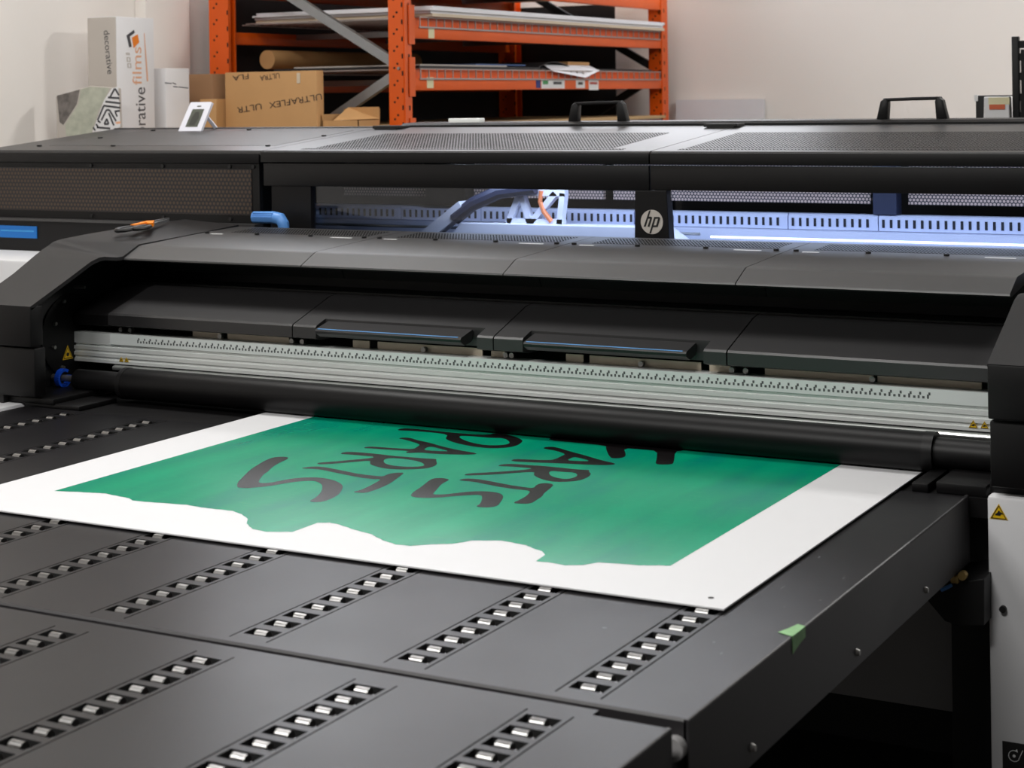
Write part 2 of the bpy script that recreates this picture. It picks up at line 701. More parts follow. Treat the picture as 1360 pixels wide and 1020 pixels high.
# --- fixed table beside the printer
T1X0, T1X1, T1Y0, T1Y1 = -4.045, -1.070, 2.468, 4.115
t1 = thing('roller_table', ((T1X0 + T1X1) / 2, 3.3, 0), 'long charcoal roller table carrying the green printed board', 'table')
SP = 0.0585


def rows1(r):
    ys = [2.536 + SP * k for k in range(28)]
    if r > -3.25:
        ys = [y for y in ys if y < 3.03]
    return [y for y in ys if y < 4.09]


table_top(T1X0 + 0.012, T1X1 - 0.004, T1Y0 + 0.004, T1Y1, ROWS1, rows1, 2.492, 4.10, t1)
# rounded front and right edges, skirts
MB().prism([(T1Y0, TZ - 0.004), (T1Y0 + 0.004, TZ), (T1Y0 + 0.006, TZ - 0.001), (T1Y0 + 0.006, 0.694), (T1Y0, 0.694)], T1X0, T1X1 - 0.004).build('front_panel', 'skirt_paint', t1)
MB().prism([(T1X1 - 0.008, TZ - 0.0005), (T1X1 - 0.004, TZ), (T1X1 - 0.0012, TZ - 0.0012), (T1X1, TZ - 0.004), (T1X1, 0.694), (T1X1 - 0.008, 0.694)], T1Y0, 4.137, 'y').build('side_panel', 'skirt_paint', t1)
MB().prism([(T1X0 + 0.012, TZ), (T1X0, TZ - 0.004), (T1X0, 0.694), (T1X0 + 0.012, 0.694)], T1Y0, T1Y1, 'y').build('side_panel', 'skirt_paint', t1)
bx('under_frame', 'black_deep', t1, T1X0 + 0.02, T1X1 - 0.02, T1Y0 + 0.02, T1Y1, 0.70, TZ - 0.05)
for yy in (2.728, 3.283, 3.759):
    MB().cyl((T1X1, yy, 0.722), (T1X1 + 0.007, yy, 0.722), 0.0075, 12, 0.005).build('screw', 'screw_steel', t1, True)
for xx in (-3.9, -1.25):
    bx('leg', 'black_plastic', t1, xx - 0.04, xx + 0.04, 2.62, 2.70, 0, 0.70)
MB().cyl((-1.090, T1Y0 - 0.018, 0.806), (-1.090, T1Y0, 0.806), 0.018, 20).build('bumper', 'grey_panel', t1, True)

for px, py, w_, l_ in ((1088, 740, .006, .02), (1062, 751, .005, .006), (1040, 780, .004, .03), (1090, 797, .006, .006), (1042, 806, .004, .004), (948, 853, .007, .007), (958, 868, .004, .012), (776, 797, .004, .004), (803, 834, .012, .008), (1188, 690, .006, .006), (1120, 768, .004, .016)):
    p = onZ(TZ, px, py)
    n_ = 7
    MB().flat([(p.x + w_ / 2 * math.cos(2 * math.pi * k / n_) * random.uniform(.6, 1.1), p.y + l_ / 2 * math.sin(2 * math.pi * k / n_) * random.uniform(.6, 1.1), TZ + .0003) for k in range(n_)]).build('scuff_mark', 'scuff', t1)

# --- extension table in front of it
t2 = thing('roller_table', (-2.4, 1.8, 0), 'charcoal roller table extension standing before the table with the board', 'table')
T2X1, T2Y0, T2Y1 = -1.079, 1.15, 2.426
ROWS2 = [-1.272, -1.592, -1.922, -2.249, -2.57]


def rows2(r):
    return [2.364 - 0.0535 * k for k in range(11)]


table_top(-3.3, T2X1 - 0.004, T2Y0, T2Y1 - 0.016, ROWS2, rows2, T2Y0, 2.402, t2)
MB().prism([(T2X1 - 0.008, TZ - 0.0005), (T2X1 - 0.004, TZ), (T2X1 - 0.0012, TZ - 0.0012), (T2X1, TZ - 0.004), (T2X1, 0.70), (T2X1 - 0.008, 0.70)], T2Y0, T2Y1, 'y').build('side_panel', 'skirt_paint', t2)
MB().prism([(T2Y1 - 0.016, TZ), (T2Y1 - 0.004, TZ), (T2Y1, TZ - 0.004), (T2Y1, 0.70), (T2Y1 - 0.016, 0.70)], -3.3, T2X1 - 0.008).build('end_panel', 'table_paint', t2)
# lip strip bridging to the other table
MB().box(-3.3, -1.215, T2Y1, T2Y1 + 0.030, TZ - 0.012, TZ - 0.004).build('joining_strip', 'table_paint', t2)
bx('under_frame', 'black_deep', t2, -3.28, T2X1 - 0.02, T2Y0 + 0.02, T2Y1 - 0.02, 0.71, TZ - 0.05)
for xx in (-3.1, -1.25):
    for yy in (1.4, 2.2):
        bx('leg', 'black_plastic', t2, xx - 0.04, xx + 0.04, yy, yy + 0.08, 0, 0.71)

# ================================================================== PRINTED BOARD
BB, BT = 0.8540, 0.8575
bd = thing('printed_board', (-2.22, 3.7, BB), 'white rigid board with a green print and black brush lettering', 'board')
MB().box(-3.238, -1.2295, 3.0065, 4.60, BB, BT, 0.0006).build('board_panel', 'board_white', bd)


def B(px, py):
    p = onZ(BT, px, py)
    return (p.x, p.y)


front = [(60 + x / 4.25, 630 + y / 4.25) for x, y in ((70, 97), (200, 100), (270, 105), (340, 108), (420, 125), (475, 135), (490, 148), (560, 155), (680, 163), (800, 172), (880, 187), (960, 197), (1060, 207), (1110, 225))]
front += [(320 + x / 4.25, 660 + y / 4.25) for x, y in ((38, 125), (32, 150), (65, 182), (140, 197), (290, 198), (340, 180), (430, 147), (500, 145), (560, 158), (620, 180), (740, 212), (800, 245), (870, 268), (950, 277), (1080, 268))]
front += [(600 + x / 4.25, 680 + y / 4.25) for x, y in ((0, 180), (60, 172), (110, 162), (280, 162), (340, 172), (420, 188), (470, 210), (510, 222), (527, 242), (475, 278), (560, 287), (640, 302), (740, 300), (830, 285), (900, 290), (1060, 302), (1150, 302), (1230, 303))]
fw = [B(*p) for p in front]
fw[0] = (-3.060, fw[0][1])
fw[-1] = (-1.4365, fw[-1][1])
# little torn irregularities between the traced points
edge = []
for i in range(len(fw) - 1):
    a, b = fw[i], fw[i + 1]
    for k in range(4):
        t = k / 4
        edge.append((lerp(a[0], b[0], t), lerp(a[1], b[1], t) + (random.uniform(-.0015, .0015) if k else 0)))
edge.append(fw[-1])
outer = edge + [(-1.4365, 4.58), (-3.060, 4.58)]
MB().flat([(x, y, BT + 0.0003) for x, y in outer]).build('green_print', 'ink_green', bd)


def px_list(ox, oy, pts, s=6.8):
    return [B(ox + x / s, oy + y / s) for x, y in pts]


LET = []
# the word nearest the front: P A R T S, traced letter by letter
LET.append((px_list(300, 560, [(560, 322), (562, 338), (500, 365), (440, 398), (400, 430), (385, 450), (340, 478), (300, 530), (298, 558), (400, 555), (480, 538), (600, 515), (720, 505), (840, 505), (960, 525), (1030, 555), (1058, 582), (1050, 615), (1020, 660), (960, 695), (880, 725), (800, 730), (750, 720), (810, 690), (860, 640), (872, 600), (868, 570), (835, 548), (790, 535), (700, 538), (600, 548), (480, 568), (380, 585), (280, 595), (200, 603), (140, 600), (102, 595), (102, 555), (150, 505), (220, 435), (290, 390), (350, 355), (420, 325), (500, 318)]), []))
LET.append((px_list(440, 560, [(-267, 420), (-192, 408), (-92, 408), (8, 425), (130, 450), (250, 475), (400, 492), (470, 497), (500, 480), (560, 465), (650, 462), (652, 470), (600, 510), (540, 555), (470, 590), (380, 625), (310, 645), (210, 642), (200, 634), (250, 625), (310, 600), (380, 565), (430, 535), (450, 522), (370, 520), (250, 505), (100, 475), (0, 455), (-92, 435), (-172, 428), (-262, 425)]), []))
LET.append((px_list(440, 560, [(75, 292), (120, 275), (200, 275), (330, 285), (430, 295), (550, 310), (700, 322), (850, 335), (950, 338), (945, 350), (958, 383), (930, 405), (860, 425), (720, 433), (600, 433), (480, 425), (390, 402), (345, 383), (358, 352), (200, 366), (0, 383), (-92, 387), (-137, 383), (-102, 371), (8, 364), (150, 350), (345, 332), (400, 320), (280, 308), (150, 297)]),
            [px_list(440, 560, [(470, 350), (500, 333), (580, 330), (700, 343), (800, 363), (840, 385), (835, 402), (760, 410), (640, 408), (540, 397), (480, 378)])]))
LET.append((px_list(440, 560, [(605, 155), (640, 145), (710, 147), (780, 170), (880, 190), (1000, 225), (1150, 260), (1330, 288), (1270, 300), (1100, 298), (950, 293), (800, 280), (740, 283), (680, 285), (675, 276), (710, 266), (500, 255), (350, 242), (285, 240), (330, 226), (400, 228), (520, 238), (640, 245), (740, 250), (780, 228), (805, 207), (720, 180), (650, 160)]),
            [px_list(440, 560, [(830, 258), (860, 235), (900, 226), (960, 240), (1075, 270), (950, 268)])]))
LET.append((px_list(520, 560, [(45, 78), (90, 62), (160, 62), (300, 75), (450, 90), (600, 105), (800, 120), (890, 118), (920, 108), (1000, 110), (1100, 130), (1180, 165), (1180, 185), (1140, 215), (1060, 235), (920, 243), (800, 235), (700, 220), (580, 195), (500, 165), (488, 150), (510, 118), (380, 100), (200, 85), (100, 82)]),
            [px_list(520, 560, [(610, 135), (640, 128), (780, 138), (900, 148), (1020, 150), (1070, 185), (1055, 205), (980, 215), (860, 215), (760, 200), (670, 175), (620, 150)])]))
# the next word: A R T S
LET.append((px_list(520, 560, [(170, 668), (200, 635), (270, 590), (330, 540), (370, 515), (450, 510), (515, 520), (515, 532), (470, 555), (440, 575), (415, 610), (380, 645), (375, 660), (480, 660), (600, 645), (720, 632), (840, 630), (950, 640), (1000, 660), (1010, 690), (980, 735), (955, 765), (880, 778), (800, 775), (760, 765), (800, 745), (815, 710), (820, 680), (800, 662), (700, 665), (560, 675), (420, 688), (300, 692), (200, 685)]), []))
LET.append((px_list(600, 560, [(62, 528), (120, 515), (220, 518), (350, 540), (500, 570), (640, 592), (740, 605), (765, 570), (830, 555), (925, 565), (890, 605), (830, 650), (820, 675), (780, 700), (710, 745), (600, 742), (550, 735), (620, 705), (680, 670), (715, 625), (600, 615), (450, 595), (300, 565), (200, 545), (90, 535)]), []))
LET.append((px_list(600, 560, [(405, 402), (460, 385), (560, 383), (700, 395), (830, 402), (1000, 420), (1150, 435), (1245, 438), (1235, 450), (1260, 475), (1230, 505), (1150, 535), (1000, 548), (880, 540), (780, 510), (735, 480), (755, 455), (600, 462), (400, 478), (200, 487), (105, 487), (140, 470), (300, 462), (500, 450), (650, 437), (720, 428), (705, 420), (600, 412), (500, 405)]),
            [px_list(600, 560, [(875, 460), (900, 445), (1000, 455), (1115, 460), (1140, 490), (1090, 512), (1030, 522), (950, 510), (890, 490)])]))
LET.append((px_list(720, 560, [(5, 240), (50, 228), (120, 230), (250, 270), (400, 310), (550, 355), (660, 378), (650, 390), (560, 395), (400, 390), (250, 382), (100, 375), (-100, 370), (-290, 358), (-250, 338), (-100, 345), (40, 350), (110, 345), (170, 315), (215, 295), (130, 265), (40, 250)]),
            [px_list(720, 560, [(220, 352), (260, 330), (295, 320), (360, 335), (440, 358), (330, 358)])]))
# the letter running in under the roller
LET.append((px_list(720, 560, [(45, 168), (300, 190), (580, 218), (575, 245), (610, 325), (660, 335), (740, 325), (758, 300), (735, 240), (900, 252), (1040, 265), (1035, 340), (1022, 380), (1060, 390), (1170, 388), (1190, 370), (1200, 270), (1270, 265), (1290, 240), (700, 165), (100, 140)]), []))
for o_, h_ in LET:
    MB().flat([(x, y, BT + 0.0006) for x, y in chaikin(o_)], [[(x, y, BT + 0.0006) for x, y in chaikin(h)] for h in h_]).build('brush_letter', 'ink_black', bd)
MB().cyl((-1.278, 3.062, BT), (-1.278, 3.062, BT + 0.0005), 0.006, 10).build('pin_hole', 'groove_dark', bd)

# ================================================================== THE PRINTER
pr = thing('flatbed_printer', (-2.6, 5.1, 0), 'huge black flatbed printer with silver ruler beam and lit window', 'printer')
XL, XR = -3.963, -1.007          # inner edges of the two end housings

# --- pressing roller
rz, ry, rr = 0.9067, 4.318, 0.0490
tb = MB().cyl((-3.80, ry, rz), (-1.20, ry, rz), rr, 40).build('pressing_roller', 'rubber_tube', pr, True)
MB().cyl((-1.222, ry, rz), (-1.196, ry, rz), rr + 0.0012, 40).build('end_ring', 'black_plastic', tb, True)
MB().cyl((-3.803, ry, rz), (-3.785, ry, rz), rr + 0.0012, 40).build('end_ring', 'black_plastic', tb, True)
MB().cyl((-1.196, ry, rz), (-1.02, ry, rz), 0.038, 30).build('shaft', 'black_plastic', tb, True)
MB().cyl((-4.0, ry, rz), (-3.80, ry, rz), 0.033, 30).build('shaft', 'black_plastic', tb, True)
MB().cyl((-4.108, ry, rz), (-3.98, ry, rz), 0.011, 16).build('axle_pin', 'screw_steel', tb, True)
rg = MB()
for k in range(28):
    a0, a1 = 2 * math.pi * k / 28, 2 * math.pi * (k + 1) / 28
    if 0.0 < (k / 28) < 0.12:
        continue
    rg.bar((-4.066, ry + math.cos(a0) * .026, rz + math.sin(a0) * .026), (-4.066, ry + math.cos(a1) * .026, rz + math.sin(a1) * .026), (1, 0, 0), 0.018, 0.009)
lab(rg.build('blue_ring', 'blue_ring', tb), 'blue plastic ring around the steel pin')

# --- aluminium beam with ruler
AY = 4.415
prof = [(AY, 1.044), (AY, 1.008), (AY + .008, 1.006), (AY + .008, 1.000), (AY - .002, 0.998), (AY - .002, 0.988), (AY + .003, 0.986), (AY + .003, 0.980), (AY - .002, 0.978), (AY - .002, 0.968), (AY + .004, 0.966), (AY + .004, 0.959), (AY - .001, 0.957), (AY - .001, 0.948), (AY + 0.06, 0.946), (AY + 0.06, 1.044)]
al = MB().prism(prof, -4.105, -1.02).build('aluminium_beam', 'aluminium', pr)
MB().prism([(AY - .004, 1.046), (AY - .004, 1.011), (AY - .0005, 1.010), (AY - .0005, 1.046)], -3.945, -1.085).build('ruler', 'ruler_face', al)
MB().box(-1.085, -1.045, AY - .006, AY - .0005, 1.012, 1.044, .001).build('end_clip', 'white_paint', al)
tk = MB()
x = -3.83
k = 0
while x < -1.24:
    h = 0.011 if k % 4 == 0 else 0.004
    tk.box(x, x + (0.006 if k % 2 else 0.005), AY - .0048, AY - .004, 1.021, 1.021 + (0.006 if k % 2 else 0.006 + h * .4))
    if k % 2 == 0:
        tk.box(x + .004, x + 0.009, AY - .0048, AY - .004, 1.030, 1.037)
    x += 0.0125 + random.uniform(-.001, .001)
    k += 1
tk.build('ruler_marking', 'ruler_ink', al)
MB().prism([(AY - .012, .940), (AY - .014, .936), (AY - .012, .930), (AY + .05, .930), (AY + .05, .942), (AY, .944)], -3.93, -1.02).build('lower_lip', 'aluminium_bright', al)
MB().box(-3.94, -1.02, AY + .004, AY + .05, .941, .948).build('shadow_gap', 'groove_dark', al)


def warn(parent, cx, cz, y, h, name='warning_sign', hand=True):
    """yellow warning triangle on a plane facing -Y, with black rim and pictogram"""
    hw = h * 0.58
    out = [(cx - hw, y, cz - h / 2), (cx + hw, y, cz - h / 2), (cx, y, cz + h / 2)]
    t = MB().flat(out, thick=(0, -0.0006, 0)).build(name, 'warning_yellow', parent)
    k1, k2 = .88, .74

    def sc_(k): return [(cx + (p[0] - cx) * k, y - .0009, cz - h / 6 + (p[2] - cz + h / 6) * k) for p in out]
    MB().flat(sc_(k1), [sc_(k2)]).build('rim', 'print_black', t)
    if hand:
        g = [(-.22, -.22), (.10, -.22), (.16, -.10), (.22, -.16), (.24, -.06), (.12, .02), (.05, .0), (.08, .08), (-.02, .10), (-.06, .0), (-.13, -.07), (-.22, -.14)]
    else:
        g = [(-.12, -.2), (.12, -.2), (.16, -.08), (.1, .06), (0, .12), (-.1, .06), (-.16, -.08)]
    MB().flat([(cx + a * h, y - .0009, cz - h * .03 + b * h) for a, b in g]).build('pictogram', 'print_black', t)
    return t


warn(al, -1.128, 0.9655, AY - .0035, 0.020)
warn(al, -1.100, 0.9655, AY - .0035, 0.018)
warn(al, -3.900, 0.9645, AY - .0035, 0.016)
warn(al, -3.878, 0.9645, AY - .0035, 0.016)

# --- bits between beam and cover
for x0, x1 in ((-3.65, -3.53), (-3.51, -3.27), (-3.03, -2.97), (-2.94, -2.575), (-2.545, -2.50), (-2.30, -2.245), (-2.225, -1.885), (-1.86, -1.80), (-1.70, -1.40), (-1.39, -1.12)):
    MB().box(x0, x1, 4.47, 4.475, 1.02, 1.066).build('wiper_plate', 'plate_beige', pr)
for x in (-3.94, -3.9, -3.53, -3.25, -3.21, -2.77, -2.49, -2.47, -2.06, -1.79, -1.75, -1.40, -1.04):
    MB().cyl((x, 4.455, 1.053), (x, 4.47, 1.053), 0.008, 12).build('screw', 'screw_steel', pr, True)

# --- lower cover sections
cov = [(4.400, 1.075), (4.400, 1.108), (4.406, 1.114), (4.60, 1.178), (4.64, 1.184), (4.64, 1.06), (4.50, 1.066), (4.44, 1.066)]
notch = [(4.452, 1.075), (4.452, 1.1292), (4.60, 1.178), (4.64, 1.184), (4.64, 1.06), (4.50, 1.066)]
SEAM = [-3.945, -3.205, -2.498, -1.781, -1.02]
MB().prism([(p[0] + .01, p[1] - .004) for p in cov], -4.105, SEAM[0] - .004).build('lower_cover', 'black_plastic', pr)
for i in range(4):
    a, b = SEAM[i] + .002, SEAM[i + 1] - .002
    n = {1: (-3.118, -2.552), 2: (-2.402, -1.848)}.get(i)
    mb = MB()
    if n:
        mb.prism(cov, a, n[0]).prism(notch, n[0], n[1]).prism(cov, n[1], b)
    else:
        mb.prism(cov, a, b)
    c = mb.build('lower_cover', 'black_satin', pr)
    if n:
        h = MB().prism([(4.378, 1.094), (4.374, 1.102), (4.378, 1.1075), (4.444, 1.1235), (4.448, 1.119), (4.44, 1.090), (4.40, 1.082)], n[0] + .016, n[1] - .040).build('handle', 'black_satin', c)
        MB().prism([(4.3775, 1.1072), (4.3830, 1.1085), (4.3830, 1.1090), (4.3770, 1.1078)], n[0] + .022, n[1] - .052).build('blue_line', 'blue_line', h)

# --- hood sections over the carriage
HS = [XL, -3.242, -2.519, -1.793, -1.052]


def hoodz(y):
    t = min(1.0, max(0.0, (y - 4.578) / 0.542))
    return 1.3188 + 0.0262 * (1 - (1 - t) ** 1.3)


for i in range(4):
    a, b = HS[i] + .0015, HS[i + 1] - .0015
    mb = MB()
    p = [(4.512, 1.274), (4.500, 1.279), (4.502, 1.284), (4.570, 1.3150), (4.578, 1.3183), (4.592, 1.3205), (4.66, hoodz(4.66)), (4.74, hoodz(4.74)), (4.84, hoodz(4.84)), (4.94, hoodz(4.94)), (5.03, hoodz(5.03)), (5.120, hoodz(5.12)), (5.125, 1.335), (5.125, 1.22), (4.74, 1.22), (4.70, 1.296)]
    h = mb.prism(p, a, b).build('hood_section', 'hood_paint', pr, True)
    x0, x1 = a + (0.10 if i == 0 else 0.07), b - (0.045 if i < 3 else 0.0)
    MB().prism([(4.945, hoodz(4.945) + .0006), (5.085, hoodz(5.085) + .0006), (5.085, hoodz(5.085) - .002), (4.945, hoodz(4.945) - .002)], x0, x1).build('vent_mesh', 'mesh_hood', h)
    for x in (a + 0.028, a + 0.245, a + 0.47, b - 0.03):
        MB().cyl((x, 4.905, hoodz(4.905)), (x, 4.905, hoodz(4.905) + .006), 0.008, 10).build('screw', 'black_deep', h, True)
    for x, ln in ((a + 0.05, .05), (b - 0.16, .085)):
        MB().prism([(4.893, hoodz(4.893) + .0006), (4.903, hoodz(4.903) + .0006), (4.903, hoodz(4.903)), (4.893, hoodz(4.893))], x, x + ln).build('label_strip', 'label_white', h)


# --- end housings (lofted covers)
def end_housing(xo, xi, sgn):
    inn = [(4.070, 1.171), (4.250, 1.246), (4.345, 1.287), (4.385, 1.2965), (4.41, 1.297), (4.47, 1.2895), (4.500, 1.2905), (4.578, 1.324), (4.90, 1.339), (5.12, 1.351)]
    out = [(4.070, 1.171), (4.250, 1.248), (4.345, 1.297), (4.385, 1.316), (4.41, 1.326), (4.435, 1.337), (4.47, 1.343), (4.600, 1.351), (4.85, 1.362), (5.12, 1.366)]
    d = 0.012
    mb = MB()
    bm = mb.bm
    V = []
    for x, pf in ((xo, out), (xi, inn)):
        V.append(([bm.verts.new((x, y, z)) for y, z in pf], [bm.verts.new((x, y + d * .4, z - d)) for y, z in pf]))
    n = len(inn)
    for i in range(n - 1):
        bm.faces.new((V[0][0][i], V[0][0][i + 1], V[1][0][i + 1], V[1][0][i]))
        bm.faces.new((V[0][1][i], V[1][1][i], V[1][1][i + 1], V[0][1][i + 1]))
        for q in (0, 1):
            bm.faces.new((V[q][0][i], V[q][1][i], V[q][1][i + 1], V[q][0][i + 1]))
    for i in (0, n - 1):
        bm.faces.new((V[0][0][i], V[1][0][i], V[1][1][i], V[0][1][i]))
    e = mb.build('end_housing', 'cap_paint', pr, True)
    # front block, lower block, inner plate, outer side
    a, b = min(xo, xi), max(xo, xi)
    MB().box(a, b, 4.070, 4.125, 1.044, 1.170, 0.004).build('front_block', 'black_plastic', e, True)
    MB().box(a, b, 4.085, 4.135, 0.885, 1.038, 0.005).build('lower_block', 'black_plastic', e, True)
    px_ = -4.112 if sgn < 0 else -0.86
    MB().prism([(4.10, 0.80), (4.10, 1.16), (4.36, 1.27), (4.45, 1.28), (5.1, 1.33), (5.1, 0.80)], px_ - (.05 if sgn < 0 else 0), px_ + (0 if sgn < 0 else .05)).build('inner_plate', 'black_deep', e)
    MB().prism([(4.08, 0.80), (4.08, 1.16), (4.42, 1.31), (5.12, 1.35), (5.12, 0.80)], xo - .004 if sgn > 0 else xo, xo if sgn > 0 else xo + .004).build('side_wall', 'black_plastic', e)
    return e


el = end_housing(-4.21, XL, -1)
er = end_housing(-0.755, XR, 1)
# round cover plate and small screws seen inside the arch on the ruler's start
disc = MB()
disc.cyl((-4.112, 4.40, 1.035), (-4.104, 4.40, 1.035), 0.135, 40)
dp = disc.build('round_plate', 'black_plastic', el, True)
for px, py in ((83.5, 400), (72, 430), (70.5, 461), (82, 488)):
    p = onX(-4.104, px, py)
    MB().cyl((-4.104, p.y, p.z), (-4.094, p.y, p.z), 0.006, 10).build('screw', 'screw_steel', dp, True)
p = onX(-4.10, 99, 381)
MB().cyl((-4.10, p.y, p.z), (-4.055, p.y, p.z), 0.005, 10).build('pin', 'screw_steel', el, True)
# laser triangle on the plate (faces +X)
c = onX(-4.102, 90, 469)
tri = [(-4.102, c.y - .024, c.z - .020), (-4.102, c.y + .024, c.z - .020), (-4.102, c.y, c.z + .026)]
wt = MB().flat(tri, thick=(.0005, 0, 0)).build('warning_sign', 'warning_yellow', el)


def tin(k): return [(-4.1016, c.y + (p_[1] - c.y) * k, c.z - .003 + (p_[2] - c.z + .003) * k) for p_ in tri]


MB().flat(tin(.84), [tin(.70)]).build('rim', 'print_black', wt)
MB().cyl((-4.102, c.y, c.z - .004), (-4.1014, c.y, c.z - .004), .0065, 10).build('pictogram', 'print_black', wt)

# --- chassis under the gantry, cabinets either side, legs
bx('chassis', 'black_deep', pr, -4.10, -0.90, 4.64, 6.02, 0.30, 1.19)
bx('inner_shroud', 'black_deep', pr, -4.05, -0.92, 4.76, 5.10, 1.19, 1.30)
bx('front_cabinet', 'grey_panel', pr, -4.05, -1.16, 4.35, 4.62, 0.258, 0.80)
bx('plinth', 'black_deep', pr, -4.0, -1.0, 4.75, 6.0, 0.0, 0.30)
bx('leg', 'black_deep', pr, -1.148, -1.02, 4.25, 4.40, 0.0, 0.84, 0.004)
bx('infeed_plate', 'black_plastic', pr, -4.05, -1.02, 4.13, 4.60, 0.80, 0.846)
MB().box(-1.205, -1.165, 4.13, 4.32, 0.846, 0.868, .003).build('infeed_block', 'black_plastic', pr, True)
MB().box(-1.150, -1.03, 4.142, 4.40, 0.846, 0.873, .004).build('infeed_block', 'black_plastic', pr, True)
MB().box(-1.02, -0.76, 4.13, 4.5, 0.862, 0.892, .004).build('infeed_block', 'black_plastic', pr, True)
MB().box(-4.05, -3.82, 4.125, 4.30, 0.846, 0.862, .004).build('infeed_block', 'black_plastic', pr, True)
MB().box(-4.20, -3.92, 4.12, 4.42, 0.858, 0.878, .004).build('infeed_block', 'black_plastic', pr, True)
cw = MB().box(-1.018, -0.25, 4.095, 4.62, 0.12, 0.862, .008).build('side_cabinet', 'white_paint', pr, True)
MB().box(-4.95, -4.052, 3.95, 4.62, 0.12, 0.856, .006).build('side_cabinet', 'white_paint', pr, True)
wz = onY(4.094, 1326.5, 680)
warn(cw, wz.x, wz.z + .001, 4.0935, 0.036)
p = onY(4.09, 1332, 809)
MB().cyl((p.x, 4.085, p.z), (p.x, 4.096, p.z), .008, 14).build('screw', 'black_deep', cw, True)
p = onY(4.093, 1331, 984)
q = MB().box(p.x, p.x + .12, 4.0925, 4.096, p.z - .12, p.z, .001).build('roll_label', 'print_black', cw)
ic = MB()
for k in range(22):
    a0, a1 = 0.9 + 5.0 * k / 22, 0.9 + 5.0 * (k + 1) / 22
    ic.bar((p.x + .027 + math.cos(a0) * .0125, 4.0918, p.z - .030 + math.sin(a0) * .0125), (p.x + .027 + math.cos(a1) * .0125, 4.0918, p.z - .030 + math.sin(a1) * .0125), (0, 1, 0), .0006, .0016)
ic.bar((p.x + .037, 4.0918, p.z - .037), (p.x + .047, 4.0918, p.z - .014), (0, 1, 0), .0006, .0016)
ic.cyl((p.x + .027, 4.0915, p.z - .030), (p.x + .027, 4.0921, p.z - .030), .0035, 12)
ic.flat([(p.x + .030, 4.0916, p.z - .016), (p.x + .036, 4.0916, p.z - .021), (p.x + .034, 4.0916, p.z - .013)])
ic.build('roll_icon', 'label_white', q)
# clamp bracket under the table corner
pts = [onY(4.05, x_, y_) for x_, y_ in ((1235, 795), (1262, 772), (1310, 766), (1310, 828), (1275, 828), (1258, 822))]
br = MB().prism([(p_.x, p_.z) for p_ in pts], 4.03, 4.24, 'y', .002).build('clamp_bracket', 'black_deep', pr)
a = onY(4.022, 1250, 784)
b = onY(4.022, 1264, 777)
MB().tube([a, (a + b) / 2, b], [.004, .0045, .004], 8).build('blue_cap', 'blue_plastic', br, True)
a = onY(4.022, 1270, 770)
b = onY(4.022, 1279, 764)
MB().box(a.x - .012, a.x + .006, 4.015, 4.03, a.z - .008, a.z + .010, .003).cyl((b.x, 4.012, b.z), (b.x, 4.03, b.z), .010, 12).build('valve_fitting', 'brass', br, True)

# --- rear housing
FY = 5.25


def rearz(y): return 1.617 + (y - FY) * 0.085


def rear_top(name, x0, x1, inset, m_in, yb=6.05):
    p = [(FY, 1.6105), (FY + .004, 1.6165), (FY + .010, rearz(FY + .01)), (yb, rearz(yb)), (yb, rearz(yb) - .02), (FY + .03, 1.60), (FY, 1.60)]
    t = MB().prism(p, x0, x1).build(name, 'rear_paint', pr, True)
    a_, b_, ya, yb_ = inset
    MB().prism([(ya, rearz(ya) + .0008), (yb_, rearz(yb_) + .0008), (yb_, rearz(yb_) - .003), (ya, rearz(ya) - .003)], a_, b_).build('vent_mesh', m_in, t)
    return t


XE = -0.35
rt0 = rear_top('top_cover', -5.355, -3.950, (-5.14, -4.00, 5.40, 5.93), 'hood_paint')
for x, y in ((-5.17, 5.375), (-4.78, 5.378), (-4.02, 5.38), (-5.10, 5.66), (-5.06, 5.95), (-4.55, 5.96), (-4.0, 5.72)):
    MB().cyl((x, y, rearz(y)), (x, y, rearz(y) + .005), .010, 10).build('screw', 'black_deep', rt0, True)
rear_top('top_cover', -3.946, -2.383, (-3.765, -2.555, 5.335, 5.80), 'mesh_top')
rear_top('top_cover', -2.379, XE, (-2.29, XE - .05, 5.335, 5.80), 'mesh_top')
# second narrow row of holes along the front edge
for x0, x1 in ((-3.80, -2.50), (-2.30, XE - .05)):
    MB().prism([(5.285, rearz(5.285) + .0008), (5.315, rearz(5.315) + .0008), (5.315, rearz(5.315) - .002), (5.285, rearz(5.285) - .002)], x0, x1).build('vent_strip', 'mesh_top', pr)
# back cover bar and grab handles
MB().prism([(6.05, 1.66), (6.05, 1.692), (6.07, 1.7005), (6.22, 1.703), (6.24, 1.70), (6.24, 1.5), (6.08, 1.5)], -3.85, XE).build('back_bar', 'black_plastic', pr)
MB().box(-5.355, -3.86, 6.03, 6.10, 1.60, 1.688, .003).build('back_bar', 'rear_paint', pr, True)
for x0, x1 in ((-3.131, -2.878), (-1.897, -1.642)):
    g = MB()
    g.prism([(x0, 1.70), (x0 + .040, 1.70), (x0 + .044, 1.765), (x0 + .030, 1.774), (x0 + .016, 1.766)], 6.13, 6.165, 'y', .003)
    g.prism([(x1, 1.70), (x1 - .040, 1.70), (x1 - .044, 1.765), (x1 - .030, 1.778), (x1 - .016, 1.768)], 6.13, 6.165, 'y', .003)
    g.prism([(x0 + .018, 1.762), (x0 + .026, 1.776), ((x0 + x1) / 2, 1.779), (x1 - .026, 1.780), (x1 - .018, 1.764), (x1 - .04, 1.768), ((x0 + x1) / 2, 1.767), (x0 + .04, 1.765)], 6.135, 6.160, 'y', .002)
    g.build('grab_handle', 'black_plastic', pr, True)
